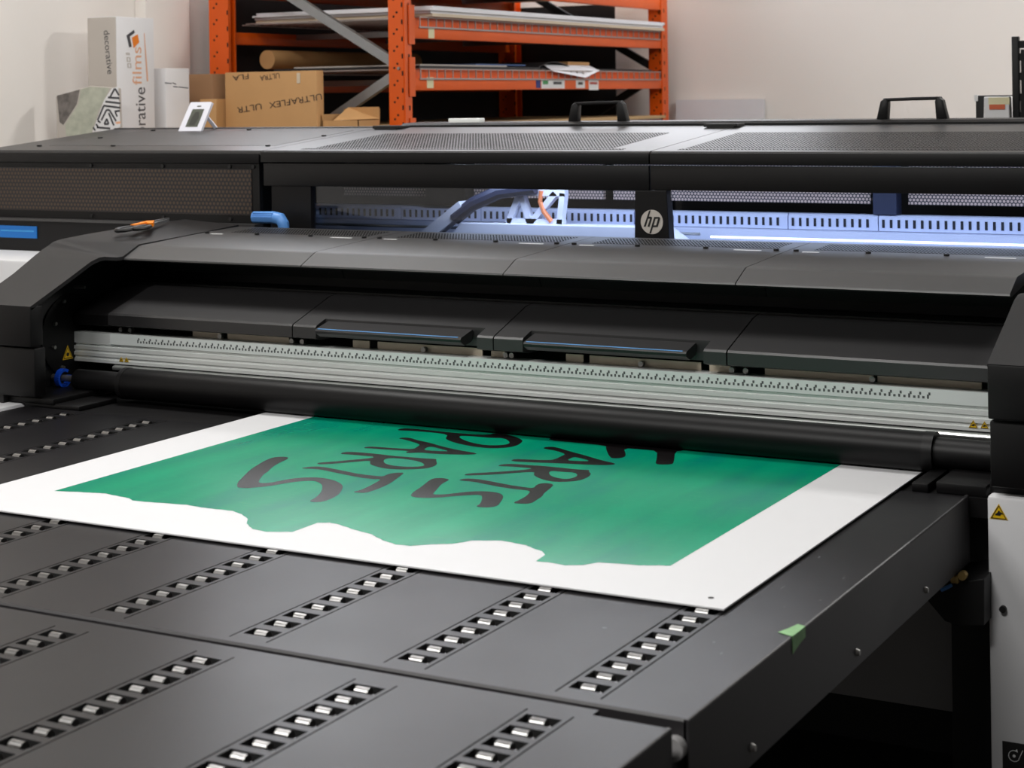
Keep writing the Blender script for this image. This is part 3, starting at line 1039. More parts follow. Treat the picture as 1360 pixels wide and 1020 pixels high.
for x in (-3.86, -2.42):
    MB().box(x - .07, x + .06, 5.96, 6.04, rearz(6.0), rearz(6.0) + .012, .003).box(x - .05, x + .05, 5.945, 5.96, rearz(5.95), rearz(5.95) + .006).build('hinge', 'black_deep', pr)
a = onY(6.10, 597, 166)
b = onY(6.10, 639, 157)
MB().box(a.x, b.x, 6.09, 6.13, a.z, b.z, .003).build('catch', 'aluminium', pr, True)
# front bands
lt = MB().box(-5.355, -3.962, FY - .004, FY + .04, 1.568, 1.606, .002).build('front_band', 'black_plastic', pr, True)
MB().box(-3.950, -2.383, FY - .010, FY + .03, 1.574, 1.612, .002).build('front_band', 'black_plastic', pr, True)
MB().box(-2.379, XE, FY - .010, FY + .03, 1.574, 1.612, .002).build('front_band', 'black_plastic', pr, True)
MB().box(-3.940, -2.385, FY - .006, FY + .03, 1.4875, 1.570, .002).build('lower_band', 'black_plastic', pr, True)
MB().box(-2.379, XE, FY - .006, FY + .03, 1.4905, 1.570, .002).build('lower_band', 'black_plastic', pr, True)
MB().box(-3.910, -3.735, FY + .002, FY + .03, 1.29, 1.4875).build('corner_panel', 'black_plastic', pr)
# left tower: perforated front, black base with blue strip, pale lower body
MB().box(-5.355, -3.965, FY + .002, FY + .02, 1.345, 1.566).build('tower_frame', 'black_plastic', pr)
MB().box(-5.30, -4.000, FY - .001, FY + .004, 1.376, 1.547).build('perforated_panel', 'mesh_dark', pr)
for x in (-4.78, -4.42, -4.10, -3.99):
    for z in (1.556, 1.360):
        MB().cyl((x, FY - .004, z), (x, FY + .003, z), .007, 10).build('screw', 'black_deep', pr, True)
MB().box(-5.355, -3.965, FY - .03, FY + .02, 1.335, 1.345).build('tower_ledge', 'hood_paint', pr)
MB().box(-5.355, -3.965, FY - .012, FY + .02, 1.20, 1.335).build('tower_base', 'black_plastic', pr)
sg = lab(MB().box(-5.355, -5.056, FY - .016, FY - .012, 1.265, 1.313).build('blue_strip', 'blue_sign', pr), 'bright blue strip with faint lighter lettering')
MB().box(-5.25, -5.07, FY - .0168, FY - .016, 1.290, 1.296).box(-5.31, -5.27, FY - .0168, FY - .016, 1.280, 1.302).build('strip_lettering', 'blue_sign_ink', sg)
MB().box(-5.5, -4.40, 4.90, 5.24, 0.12, 1.215, .012).build('lower_body', 'white_paint', pr, True)
MB().box(-5.355, -4.33, 5.27, 6.06, 0.12, 1.60).build('tower_body', 'black_plastic', pr)
# inside of the window
MB().box(-4.33, XE, 6.04, 6.07, 1.19, 1.68).build('inner_back', 'black_deep', pr)
MB().box(-4.33, -4.30, 5.30, 6.04, 1.19, 1.60).build('inner_wall', 'black_deep', pr)
MB().box(-4.30, XE, 5.20, 6.04, 1.19, 1.275).build('inner_floor', 'black_plastic', pr)
MB().box(XE - .02, XE, 5.28, 6.04, 1.19, 1.66).build('inner_wall', 'black_deep', pr)
for x0, x1 in ((-3.99, -3.575), (-3.39, -2.84), (-2.80, -1.83), (-1.70, XE - .1)):
    MB().box(x0, x1, 5.84, 5.86, 1.418, 1.60).build('inner_mesh', 'mesh_inner', pr)
MB().box(-3.572, -3.395, 5.78, 5.86, 1.39, 1.60).build('drive_box', 'black_plastic', pr)
MB().box(-1.81, -1.73, 5.80, 5.86, 1.385, 1.60).build('drive_box', 'hose_dark', pr)
RAIL = [(-4.28, -3.70), (-3.696, -3.34), (-3.336, -2.70), (-2.696, -2.115), (-2.111, -1.795), (-1.791, -1.10), (-1.096, XE - .05)]
slot_me = None
for x0, x1 in RAIL:
    r_ = MB().prism([(5.80, 1.330), (5.80, 1.376), (5.808, 1.383), (5.86, 1.383), (5.86, 1.330)], x0, x1).build('carriage_rail', 'rail_white', pr)
    x = x0 + .016
    first = True
    while x < min(x1, -0.95) - .01:
        if slot_me is None:
            s_ = MB().box(-.0045, .0045, -.0010, .001, -.014, .014).bm
            slot_me = bpy.data.meshes.new('slot')
            s_.to_mesh(slot_me)
            slot_me.materials.append(MATS['rail_slot'])
        so = bpy.data.objects.new('slot', slot_me)
        COL.objects.link(so)
        so.parent = r_
        so.location = Vector((x, 5.7995, 1.355)) - pr.location
        x += 0.0265
MB().box(-4.28, XE - .03, 5.74, 5.90, 1.275, 1.328).build('bed_beam', 'rail_white', pr)
MB().cyl((-4.05, 5.70, 1.3125), (-2.40, 5.70, 1.3125), .005, 10).build('guide_rod', 'aluminium_bright', pr, True)
lab(MB().cyl((-2.36, 5.70, 1.304), (XE - .05, 5.70, 1.304), .004, 10).build('light_tube', 'tube_light', pr, True), 'glowing bluish white tube')
# carriage
ca = MB().prism([(-3.36, 1.285), (-3.31, 1.340), (-2.50, 1.340), (-2.42, 1.285)], 5.60, 5.69, 'y', .003).build('carriage', 'carriage_white', pr)
tr = MB()
zt, zb = 1.452, 1.341
for (ax, az), (bx_, bz) in (((-3.075, zt), (-3.125, zb)), ((-3.075, zt), (-3.035, zb)), ((-2.93, zt), (-3.035, zb)), ((-2.90, zt), (-2.915, zb)), ((-3.09, zt), (-2.89, zt)), ((-3.13, zb + .006), (-2.90, zb + .006))):
    tr.bar((ax, 5.64, az), (bx_, 5.64, bz), (0, 1, 0), .03, .022)
tr.build('truss', 'carriage_white', ca)
MB().tube([(-2.985, 5.625, 1.46), (-2.99, 5.625, 1.42), (-2.975, 5.625, 1.385), (-2.945, 5.625, 1.35)], .009, 8).build('cable', 'cable_orange', ca, True)
MB().bar((-3.46, 5.62, 1.288), (-3.30, 5.62, 1.40), (0, 1, 0), .06, .045).build('arm', 'carriage_white', ca)
MB().tube([(-3.34, 5.61, 1.355), (-3.26, 5.61, 1.41), (-3.15, 5.61, 1.455), (-3.0, 5.61, 1.475)], .026, 10).build('hose', 'hose_dark', ca, True)
# window panes and the badge pillar between them
MB().box(-3.735, -2.434, FY + .018, FY + .022, 1.30, 1.49).build('window_pane', 'window_glass', pr)
MB().box(-2.318, XE, FY + .018, FY + .022, 1.30, 1.492).build('window_pane', 'window_glass', pr)
pl = MB().prism([(-2.436, 1.325), (-2.432, 1.488), (-2.320, 1.490), (-2.312, 1.325)], FY - .014, FY + .03, 'y', .002).build('badge_pillar', 'black_plastic', pr)
cc = onY(FY - .015, 840 + 440 / 17, 260 + 592 / 17)
bdg = MB().cyl((cc.x, FY - .0165, cc.z), (cc.x, FY - .014, cc.z), .0395, 40).build('round_badge', 'logo_silver', pl, True)


def hp(pts): return [onY(FY - .0172, 840 + x_ / 17, 260 + y_ / 17) for x_, y_ in pts]


MB().flat(hp([(374, 338), (412, 328), (370, 470), (430, 472), (445, 500), (385, 700), (340, 700), (395, 520), (352, 520), (297, 700), (252, 700)])).build('badge_letter', 'print_black', bdg)
MB().flat(hp([(490, 478), (605, 478), (628, 510), (570, 705), (462, 708), (418, 852), (380, 850)]), [hp([(520, 520), (575, 520), (535, 665), (478, 668)])]).build('badge_letter', 'print_black', bdg)
# blue lever behind the hood
lv = MB()
lv.tube([(-3.925, 5.165, 1.3765), (-3.84, 5.165, 1.3775), (-3.808, 5.165, 1.373), (-3.795, 5.165, 1.355), (-3.793, 5.165, 1.335)], [.0215, .0225, .0225, .0215, .020], 16)
for z in (1.365, 1.372, 1.379, 1.386, 1.393):
    lv.bar((-3.92, 5.1435 + abs(z - 1.379) * .35, z), (-3.83, 5.1435 + abs(z - 1.379) * .35, z), (0, 1, 0), .004, .003)
lab(lv.build('lever', 'blue_plastic', pr, True), 'light blue ribbed lever')
# light inside the print zone (the machine's own lamp)
li = area_light('print_zone_lamp', (-2.0, 5.50, 1.585), 2.6, 0.12, 15, (0.68, 0.79, 1.0))

# ================================================================== THINGS ON THE PRINTER
# scissors
s0 = onZ(1.352, 158, 311)
s1 = onZ(1.362, 214, 298.5)
dv = Vector((s1.x - s0.x, s1.y - s0.y, 0)).normalized()
sv = Vector((dv.y, -dv.x, 0))
scs = thing('scissors', (s0.x, s0.y, 1.352), 'orange and black handled scissors lying on the housing', 'scissors')


def SP_(u, v, h): return Vector((s0.x, s0.y, 1.356)) + dv * u + sv * v + Vector((0, 0, h + u * .036))


for cu0, cv, ru, rv in ((0.05, 0.018, 0.052, 0.022), (0.10, 0.052, 0.046, 0.020)):
    mb = MB()
    ring = [SP_(cu0 + math.cos(t) * ru, cv - .02 + math.sin(t) * rv, .008) for t in [2 * math.pi * k / 22 for k in range(23)]]
    mb.tube(ring, .0075, 8)
    mb.build('finger_loop', 'scissor_black', scs, True)
MB().bar(SP_(.10, .0, .012), SP_(.205, .006, .014), sv, .022, .012).build('grip', 'scissor_orange', scs)
MB().bar(SP_(.145, .040, .012), SP_(.205, .012, .014), sv, .022, .014).build('grip', 'scissor_orange', scs)
L = (s1 - s0).length
for v0, hh in ((-.006, .016), (.008, .010)):
    MB().flat([SP_(.20, v0 - .010, hh), SP_(.20, v0 + .010, hh), SP_(.36, .002, hh)], thick=(0, 0, .009)).build('blade', 'blade_steel', scs)

# small digital display on the rear cover
dz = rearz(5.93)
th = thing('digital_thermometer', (-4.85, 5.93, dz), 'small white digital display propped on the rear cover', 'thermometer')
base = [(-4.905, 5.93, dz), (-4.783, 5.93, dz), (-4.757, 5.975, dz + .120), (-4.763, 5.976, dz + .124), (-4.868, 5.976, dz + .124), (-4.874, 5.975, dz + .120)]
MB().flat(base, thick=(0, -.012, .004)).build('case', 'device_white', th)


def TH(u, v, e=.0008):
    a_ = Vector(base[0]).lerp(Vector(base[1]), u)
    b_ = Vector(base[5]).lerp(Vector(base[2]), u)
    return a_.lerp(b_, v) + Vector((0, -e, e * .4))


MB().flat([TH(.24, .15), TH(.78, .15), TH(.78, .78), TH(.24, .78)]).build('screen', 'device_lcd', th)
MB().flat([TH(.36, .2, .0012), TH(.62, .2, .0012), TH(.70, .45, .0012), TH(.60, .68, .0012), TH(.44, .68, .0012), TH(.36, .5, .0012)]).build('screen_figure', 'device_lcd_dark', th)
MB().flat([TH(.40, .86), TH(.58, .86), TH(.58, .90), TH(.40, .90)]).build('maker_mark', 'device_lcd', th)
MB().bar((-4.785, 5.975, dz + .060), (-4.765, 6.010, dz + .012), (1, 0, 0), .02, .004).build('stand', 'device_white', th)

# scrap of green tape folded over the table corner
tp = MB()
tp.flat([(-1.100, 2.938, TZ + .0012), (-1.070, 2.926, TZ + .0012), (-1.0685, 2.992, TZ + .0012), (-1.085, 2.998, TZ + .0012), (-1.092, 2.965, TZ + .0012)], thick=(0, 0, .0006))
tp.flat([(-1.0685, 2.926, TZ + .0012), (-1.0685, 2.992, TZ + .0012), (-1.0685, 2.992, TZ - .018), (-1.0685, 2.96, TZ - .022), (-1.0685, 2.926, TZ - .030)], thick=(.0006, 0, 0))
tag(tp.build('tape_scrap', 'tape_green', None), 'scrap of green tape folded over the table edge', 'tape')

# ================================================================== ORANGE RACK
RX = -4.601
rk = thing('pallet_rack', (-5.2, 8.8, 0), 'tall orange storage rack with wire decks and grey braces', 'rack')
RH = 2.48
PX = [(RX - .085, RX), (-5.790, -5.665)]
PY = [(7.26, 7.336), (10.33, 10.44)]


def post(x0, x1, y0, y1, front):
    mb = MB()
    # roll-formed upright: side webs plus stepped front
    mb.box(x0, x1, y0, y0 + .02, 0, RH)
    mb.box(x1 - .012 if front else x0, x1 if front else x0 + .012, y0 + .02, y1, 0, RH)
    mb.box(x0 + .01, x1 - .01, y1 - .012, y1, 0, RH)
    if front:
        mb.box(x1, x1 + .006, y0 + .004, y0 + .030, 0, RH)
    p_ = mb.build('upright', 'rack_orange', rk)
    hm = MB()
    z = 1.45
    while z < 2.6:
        hm.cyl((x0 + .032, y0 - .0008, z), (x0 + .032, y0 + .001, z), .006, 8)
        hm.cyl((x0 + .050, y0 - .0008, z + .02), (x0 + .050, y0 + .001, z + .02), .006, 8)
        hm.box(x1 - .010, x1 - .001, y0 - .0008, y0 + .001, z + .045, z + .068)
        if front:
            hm.box(x1 - .001, x1 + .0008, y0 + .045, y0 + .058, z + .042, z + .066)
        z += 0.0835
    hm.build('punched_hole', 'rack_hole', p_)


for i, (x0, x1) in enumerate(PX):
    for y0, y1 in PY:
        post(x0, x1, y0, y1, i == 0)
BEAM = [(1.53, 1.605), (1.840, 1.903), (2.096, 2.159), (2.343, 2.43)]
for z0, z1 in BEAM:
    for xa in (RX + .004, -5.70):
        bmo = MB().box(xa - .045, xa, 7.336, 10.35, z0, z1, .003).build('beam', 'rack_orange', rk, True)
        if xa > -5:
            MB().box(xa - .045, xa - .014, 7.34, 10.34, z1, z1 + .040).build('beam_step', 'rack_orange', bmo)
            MB().box(xa, xa + .006, 7.30, 7.352, z0 - .03, z1 + .10).build('beam_clip', 'rack_orange', bmo)
            MB().box(xa - .02, xa + .004, 10.33, 10.36, z0 - .03, z1 + .06).build('beam_clip', 'rack_orange', bmo)
    for yy in (7.9, 8.8, 9.7):
        MB().box(-5.70, RX - .04, yy, yy + .04, z1 - .03, z1).build('deck_support', 'rack_galv', rk)
# wire decks with a lip hanging over the front beam
for z0, z1 in BEAM[:3]:
    wd = MB()
    y = 7.40
    while y < 10.3:
        wd.box(RX + .006, RX + .011, y, y + .006, z1 - .006, z1 + .046)
        wd.box(-5.66, RX + .011, y, y + .006, z1 + .040, z1 + .046)
        y += 0.078
    wd.box(RX + .006, RX + .012, 7.395, 10.3, z1 - .010, z1 - .002)
    wd.box(RX + .006, RX + .012, 7.395, 10.3, z1 + .040, z1 + .046)
    wd.box(-5.68, -5.674, 7.395, 10.3, z1 + .034, z1 + .040)
    wd.build('wire_deck', 'rack_wire', rk)
for z0, z1 in BEAM[3:]:
    MB().box(-5.70, RX, 7.36, 10.33, z1, z1 + .02).build('deck_board', 'plywood', rk)
# end frame braces (near end and far end)
for yy, mm in ((7.285, 'rack_galv'), (10.36, 'rack_shade')):
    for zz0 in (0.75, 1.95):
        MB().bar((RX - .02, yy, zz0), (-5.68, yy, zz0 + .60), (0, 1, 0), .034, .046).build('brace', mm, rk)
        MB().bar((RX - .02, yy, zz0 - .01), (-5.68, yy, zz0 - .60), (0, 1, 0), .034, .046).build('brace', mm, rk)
MB().cyl((RX - .026, 7.252, 1.948), (RX - .026, 7.262, 1.948), .008, 10).build('brace_bolt', 'screw_steel', rk, True)
MB().box(-5.79, -4.98, 10.45, 10.455, 0.1, 2.40).build('end_shade_sheet', 'rack_shade', rk)  # added dark sheet in place of shade at the far end
# added dark sheet along the rack's back, standing in for shade
MB().box(-5.80, -5.795, 7.40, 10.56, 0.1, RH).build('back_shade_sheet', 'rack_shade', rk)


def bl(px0, py0, px1, py1, m_, name='shelf_label', dx=.0052):
    a_, b_ = onX(RX + dx, px0, py0), onX(RX + dx, px1, py1)
    return MB().box(RX + dx - .001, RX + dx, a_.y, b_.y, b_.z, a_.z).build(name, m_, rk)


bl(569, 36.5, 577, 51, 'label_cream')
bl(567, 102.5, 576, 117, 'label_cream')
bl(712, 105.5, 718, 117, 'label_blue')
l1 = bl(719, 105.5, 750, 117.5, 'label_white')
bl(721, 107, 728, 112, 'label_green', 'label_mark', .0058)
bl(735, 108.5, 746, 112, 'carton_ink_grey', 'label_mark', .0058)
bl(765, 106.5, 777, 117, 'label_white')
bl(768, 109, 774, 112.5, 'carton_ink', 'label_mark', .0058)
bl(782, 106.5, 795, 119.5, 'label_white')
bl(783.5, 109, 793.5, 112, 'label_red', 'label_mark', .0058)

# loads on the rack
z = BEAM[2][1] + .048
zs = z
for k, (h, m_, xo, yo) in enumerate(((.016, 'sheet_cream', 0, .01), (.012, 'sheet_white', -.006, .0), (.010, 'sheet_white', .004, -.02), (.014, 'sheet_white', 0, .015))):
    o = MB().box(-5.655, RX + .035 + xo, 7.47 + yo, 10.305 + yo, z, z + h, .001).build('foam_sheet', m_, None)
    tag(o, ['cream edged sheet lowest in the white stack on the rack', 'thick white sheet second from bottom in the rack stack', 'thin white sheet second from top in the rack stack', 'white sheet topmost of the stack on the rack'][k], 'sheet', 'white sheets on the rack')
    z += h + .0005
z = BEAM[1][1] + .048
items = [(7.42, 8.7, RX - .01, 'sheet_black', .012, 'black sheet lying flat under the pale papers on the rack'),
         (8.75, 10.25, RX - .03, 'sheet_black', .010, 'black sheet lying flat at the rack shelf end by the back wall')]
for y0, y1, xf, m_, h, lb in items:
    tag(MB().box(-5.5, xf, y0, y1, z, z + h, .001).build('plastic_sheet', m_, None), lb, 'sheet')
tag(MB().box(-5.4, RX - .03, 7.46, 8.35, z + .0125, z + .020, .001).build('paper_stack', 'carton_grey', None), 'pale paper stack lying on the middle rack shelf', 'paper')
tag(MB().prism([(-5.2, z + .0205), (RX - .05, z + .0205), (RX - .05, z + .028), (-5.2, z + .036)], 8.05, 8.60, 'y').build('print_sheet', 'sheet_blue', None), 'blue printed sheet resting on the pale paper stack', 'sheet')
wv = MB()
for k in range(8):
    y0, y1 = 8.72 + k * .05, 8.72 + (k + 1) * .05
    h0, h1 = z + .017 + .03 * math.sin((k) / 8 * math.pi), z + .017 + .03 * math.sin((k + 1) / 8 * math.pi)
    wv.flat([(RX - .03, y0, h0), (RX - .03, y1, h1), (-5.2, y1, h1), (-5.2, y0, h0)], thick=(0, 0, .004))
tag(wv.build('flexible_sheet', 'sheet_black', None), 'arched black flexible sheet on the middle rack shelf', 'sheet')
tag(MB().box(-5.0, RX - .06, 9.14, 9.42, z + .0105, z + .050, .002).build('cardboard_offcut', 'cardboard', None), 'tan cardboard offcut on the middle rack shelf', 'cardboard')
fp = MB()
pa, pb, pc = onX(RX + .02, 735, 94.5), onX(RX + .03, 778, 103), onX(RX + .02, 796, 93.5)
for u0, u1 in ((pa, pb), (pb, pc)):
    fp.flat([u0, u1, (u1.x - .075, u1.y + .02, max(u1.z, z + .030)), (u0.x - .075, u0.y + .02, max(u0.z, z + .030))], thick=(0, 0, .002))
tag(fp.build('folded_paper', 'sheet_white', None), 'folded white paper drooping over the orange beam', 'paper')
z = BEAM[0][1] + .047
tag(MB().box(-5.6, RX + .03, 7.42, 10.325, z, z + .018, .001).build('plywood_sheet', 'plywood', None), 'plywood sheet on the lowest visible rack deck', 'sheet')
a = onY(8.0, 308, 87)
tag(MB().cyl((-5.60, 7.50, BEAM[1][1] + .113), (-5.56, 8.9, BEAM[1][1] + .113), .050, 20).build('cardboard_tube', 'cardboard', None, True), 'brown cardboard tube lying on the rack by the back upright', 'tube')

tag(MB().box(-5.6, RX - .06, 9.75, 10.25, BEAM[3][1] + .022, BEAM[3][1] + .40, .004).build('light_block_load', 'cardboard_brown', None), 'wrapped load on the top deck of the orange rack', 'load')  # added out of view to keep light off the back wall

# ================================================================== CARTONS BEHIND THE PRINTER
BN = 1.20
wb = thing('work_bench', (-5.3, 6.7, 0), 'plain wooden bench behind the printer holding the cartons', 'bench')
MB().box(-5.94, -4.62, 6.16, 7.23, BN - .04, BN, .003).build('bench_top', 'wood_bench', wb, True)
for x in (-5.90, -4.70):
    for y in (6.20, 7.15):
        bx('leg', 'wood_bench', wb, x, x + .06, y, y + .06, 0, BN - .04)


def carton(name, label, x0, x1, y0, y1, z0, z1, m_):
    t = thing(name, ((x0 + x1) / 2, (y0 + y1) / 2, z0), label, 'box')
    MB().box(x0, x1, y0, y1, z0, z1, .003).build('carton_body', m_, t, True)
    return t


# brown carton with a repeated printed name, standing on its head
k1 = carton('shipping_carton', 'brown cardboard carton printed with upside down lettering', -5.488, -4.934, 7.00, 7.06, BN, 1.943, 'cardboard')
for body, px, py, ppx, ppy in (('ULTRAFLEX', 427, 124, 357, 136), ('ULTRAFLEX', 347, 137, 305.5, 144)):
    a_, b_ = onY(6.999, px, py), onY(6.999, ppx, ppy)
    xd = Vector((b_.x - a_.x, 0, b_.z - a_.z))
    xd.normalize()
    yd = Vector((-xd.z, 0, xd.x))
    if body == 'ULTRAFLEX' and px < 400:
        body, wd_ = 'ULTR', (a_ - b_).length * .78
    else:
        wd_ = (a_ - b_).length
    text_mesh('printed_word', body, 'carton_ink', k1, a_ + Vector((0, -.0005, 0)), xd, yd, .030, wd_)
for body, px, py, wd_ in (('ULTRA', 371, 95.5, .12), ('FLA', 330, 98, .10)):
    a_ = onY(6.999, px, py)
    text_mesh('printed_word', body, 'carton_ink', k1, (a_.x, 6.9985, 1.936), (-1, 0, -.10), (0.1, 0, -1), .026, wd_)
a_ = onY(6.998, 394, 97)
MB().box(a_.x, a_.x + .02, 6.9975, 6.999, a_.z - .05, a_.z, .0005).build('tape_strip', 'sheet_cream', k1)
# small open carton beside it
k2 = thing('open_carton', (-4.80, 7.10, BN), 'small open tan carton with a folded flap', 'box')
ow = MB()
x0, x1, y0, y1, zt = -4.925, -4.715, 7.03, 7.22, 1.700
ow.box(x0, x1, y0, y0 + .004, BN, zt).box(x0, x0 + .004, y0, y1, BN, zt + .03).box(x1 - .004, x1, y0, y1, BN, zt).box(x0, x1, y1 - .004, y1, BN, zt + .055).box(x0, x1, y0, y1, BN, BN + .004)
ow.build('carton_body', 'cardboard', k2)
MB().flat([(x0 + .06, y0 + .01, zt), (x1, y1, zt + .005), (x1, y1 - .006, zt + .062), (x0 + .03, y1 - .006, zt + .062)], thick=(0, .003, 0)).build('flap', 'cardboard', k2)
MB().flat([(x0 + .045, y0 + .05, zt - .02), (x0 + .10, y0 + .09, zt - .005), (x0 + .05, y1 - .02, zt + .035)], thick=(0, .002, 0)).build('paper_liner', 'sheet_white', k2)
# brown cartons by the upright
carton('shipping_carton', 'dull brown carton between white carton and orange upright', -5.775, -5.615, 7.06, 7.20, BN, 1.940, 'cardboard_brown')
carton('shipping_carton', 'low tan carton beside the carton with upside down lettering', -5.600, -5.498, 6.94, 7.10, BN, 1.812, 'cardboard')
# plain white carton with handwriting
k3 = carton('white_carton', 'plain white carton with a handwritten note', -5.850, -5.632, 6.72, 6.90, BN, 1.966, 'carton_white')
for px0, py0, px1, py1 in ((219, 110, 228, 111), (229, 110, 234, 112), (230, 115, 236, 115.5), (237, 115.5, 250, 117)):
    a_, b_ = onY(6.719, px0, py0), onY(6.719, px1, py1)
    MB().bar(a_, b_, (0, 1, 0), .0008, .005).build('handwriting', 'carton_ink_grey', k3)
# tall film carton
TY0, TX1 = 6.333, -5.600
k4 = carton('film_carton', 'tall narrow white carton printed with vertical words', -5.775, TX1, TY0, 6.600, BN, 2.205, 'carton_white')
MB().box(-5.774, TX1 - .001, TY0 - .0012, TY0 + .001, BN, 2.203).build('shaded_panel', 'carton_grey', k4)  # grey puts the shade of the narrow side into the colour
# side facing the aisle: words run upwards
a_ = onX(TX1, 185, 200)
b_ = onX(TX1, 188, 116)
text_mesh('printed_word', 'decorative', 'carton_ink_grey', k4, (TX1 + .0008, onX(TX1, 193, 140).y, b_.z - .345), (0, 0, 1), (0, -1, 0), .072, .345)
text_mesh('printed_word', 'films', 'carton_peach', k4, (TX1 + .0008, onX(TX1, 188, 100).y, b_.z + .012), (0, 0, 1), (0, -1, 0), .066, .18)


def fc(pts): return [onX(TX1 + .0009, x_, y_) for x_, y_ in pts]


MB().flat(fc([(168, 47), (178, 39.5), (179, 43.5), (172.5, 48.5), (175, 62), (171.5, 63)])).build('carton_mark', 'carton_ink_grey', k4)
MB().flat(fc([(175, 50), (183, 45.5), (185, 56), (177.5, 64)])).build('carton_mark', 'carton_orange', k4)
for y0_, y1_, xx in ((70, 73, 167), (76, 82, 168), (84, 90, 169)):
    MB().flat(fc([(xx, y0_), (xx + 5, y0_), (xx + 5.5, y1_), (xx + .5, y1_)]), [fc([(xx + 1.4, y0_ + .9), (xx + 3.8, y0_ + .9), (xx + 4.1, y1_ - .9), (xx + 1.7, y1_ - .9)])]).build('carton_mark', 'carton_grey', k4)
MB().flat(fc([(191, 44), (192, 44), (197, 108), (195, 108)])).build('carton_mark', 'carton_peach', k4)
# narrow side: word reading downwards
a_ = onY(TY0 - .002, 137, 41)
b_ = onY(TY0 - .002, 147, 99)
text_mesh('printed_word', 'decorative', 'carton_ink_grey', k4, (a_.x + .002, TY0 - .002, a_.z), (.10, 0, -1), (1, 0, .10), .036, a_.z - b_.z)
# patterned sample box in front
GY = 6.175
k5 = thing('sample_box', (-5.64, GY + .01, BN), 'flat pattern covered box leaning by the film carton', 'box')
gpts = [onY(GY, x_, y_) for x_, y_ in ((74, 128), (120, 114), (157, 117), (162, 200), (78, 204))]
gx = [(p_.x, p_.z) for p_ in gpts]
gx[3] = (gx[3][0], BN)
gx[4] = (gx[4][0], BN)
MB().prism(gx, GY, GY + .02, 'y', .003).build('box_body', 'carton_grey', k5)
mat('pattern_dark', (110, 104, 100), 0.7, var=1.0, scale=30)
mat('pattern_green', (178, 180, 164), 0.7, var=0.35, scale=26)


def gp(pts): return [onY(GY - .0008, x_, y_) for x_, y_ in pts]


MB().flat(gp([(75.5, 127), (106, 119), (102, 138), (84, 166), (79, 162)])).build('pattern_patch', 'pattern_dark', k5)
MB().flat(gp([(107, 119), (121, 115), (146, 117), (131, 147), (121, 178), (88, 181), (86, 166), (104, 138)])).build('pattern_patch', 'pattern_green', k5)


def g2(pts): return [(60 + x_ / 10.2, 100 + y_ / 10.2) for x_, y_ in pts]


MB().flat([onY(GY - .0006, *q_) for q_ in g2([(900, 180), (990, 150), (1020, 700), (900, 740), (640, 770), (700, 600), (800, 330)])]).build('pattern_patch', 'carton_white', k5)
st = MB()
for (xa, ya), (xb, yb) in (((940, 180), (880, 295)), ((850, 300), (1005, 310)), ((945, 180), (1000, 270)), ((815, 355), (1020, 380)), ((790, 410), (1020, 440)), ((790, 420), (710, 610)), ((710, 615), (750, 640)), ((830, 470), (760, 610)), ((830, 470), (870, 470)), ((870, 470), (960, 620)), ((860, 510), (930, 680)), ((835, 590), (800, 660)), ((800, 660), (860, 660)), ((860, 660), (835, 590)), ((940, 490), (1010, 480)), ((950, 500), (975, 560)), ((690, 660), (720, 710)), ((700, 705), (880, 720)), ((650, 705), (680, 750))):
    p0, p1 = [onY(GY - .0012, *q_) for q_ in g2([(xa, ya), (xb, yb)])]
    st.bar(p0, p1, (0, 1, 0), .0008, .009)
st.build('pattern_line', 'carton_ink_grey', k5)
MB().flat(gp([(153, 162), (160, 161), (160, 164), (155, 165)])).build('pattern_patch', 'carton_peach', k5)

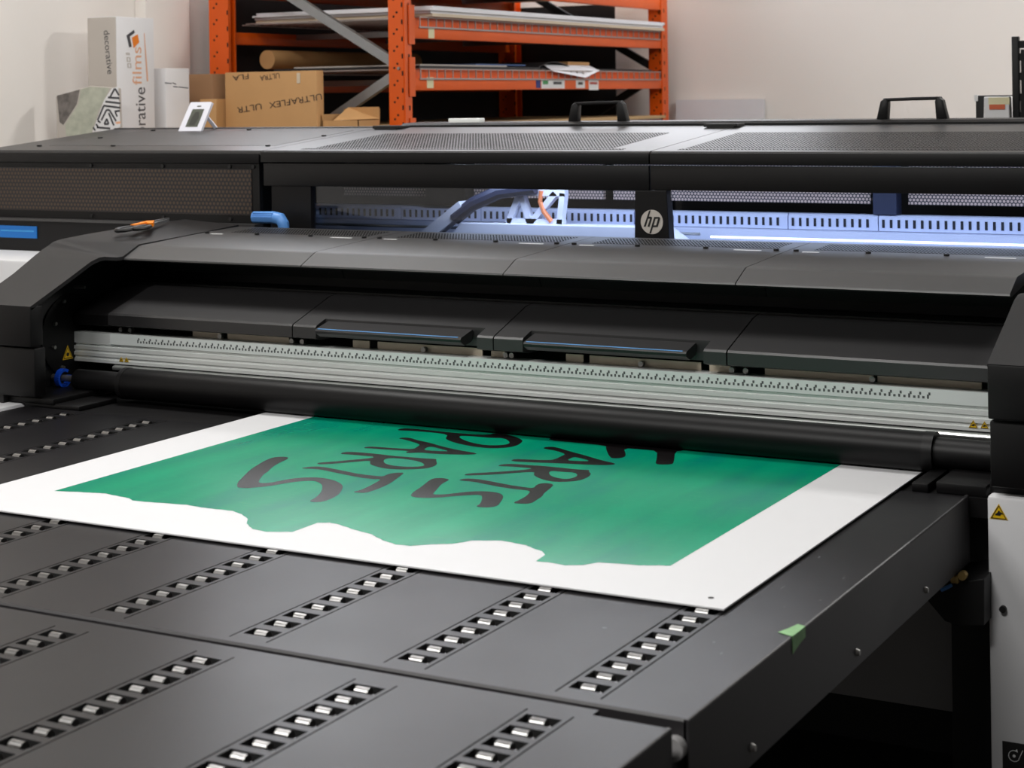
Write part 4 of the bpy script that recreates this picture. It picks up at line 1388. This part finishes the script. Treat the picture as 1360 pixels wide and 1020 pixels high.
# ================================================================== THINGS BY THE BACK WALL
a_, b_ = onY(10.52, 893, 132), onY(10.52, 1010, 132)
tag(MB().prism([(10.50, 0), (10.58, 1.765), (10.60, 1.765), (10.52, 0)], a_.x, b_.x).build('leaning_sheet', 'sheet_white', None), 'large white panel leaning on the back wall beside the rack', 'panel')
b2 = thing('supply_cart', (-1.55, 7.3, 0), 'plain cart behind the printer carrying the black box', 'cart')
MB().box(-1.90, -0.6, 7.05, 7.75, 1.36, 1.40, .003).build('cart_top', 'wood_bench', b2, True)
for x in (-1.88, -0.67):
    for y in (7.08, 7.66):
        bx('leg', 'wood_bench', b2, x, x + .05, y, y + .05, 0, 1.36)
k6 = thing('black_box', (-1.76, 7.35, 1.40), 'black box with a small white corner tag', 'box')
MB().box(-1.822, -1.60, 7.24, 7.46, 1.40, 1.778, .003).build('box_body', 'black_plastic', k6, True)
MB().box(-1.826, -1.812, 7.236, 7.26, 1.755, 1.781).build('corner_tag', 'label_white', k6)
k7 = thing('label_carton', (-1.70, 7.16, 1.40), 'white carton with a cream and orange label', 'box')
MB().prism([(-1.765, 1.40), (-1.753, 1.773), (-1.655, 1.773), (-1.645, 1.40)], 7.10, 7.22, 'y', .003).build('carton_body', 'carton_white', k7)
MB().box(-1.735, -1.652, 7.0985, 7.101, 1.742, 1.770).build('label_panel', 'label_cream', k7)
MB().box(-1.732, -1.670, 7.0975, 7.101, 1.722, 1.742).build('label_panel', 'label_rust', k7)
tag(MB().prism([(-1.690, 1.40), (-1.668, 1.955), (-1.655, 1.955), (-1.600, 1.40)], 7.475, 7.485, 'y').build('tan_board', 'tan_sheet', None), 'tan board standing upright behind the black slatted stand', 'board')
k8 = thing('slatted_stand', (-1.45, 7.25, 1.40), 'black slatted upright stand next to the white carton', 'stand')
MB().box(-1.646, -1.618, 7.12, 7.15, 1.40, 2.012, .003).build('stand_post', 'black_plastic', k8, True)
MB().box(-1.25, -1.222, 7.12, 7.15, 1.40, 2.012, .003).build('stand_post', 'black_plastic', k8, True)
MB().box(-1.610, -1.597, 7.12, 7.15, 1.40, 1.96).build('stand_rod', 'black_plastic', k8)
for zz in (1.44, 1.52, 1.60, 1.68, 1.755, 1.838, 1.915, 1.965):
    MB().box(-1.62, -1.25, 7.125, 7.145, zz, zz + .030).build('slat', 'black_plastic', k8)
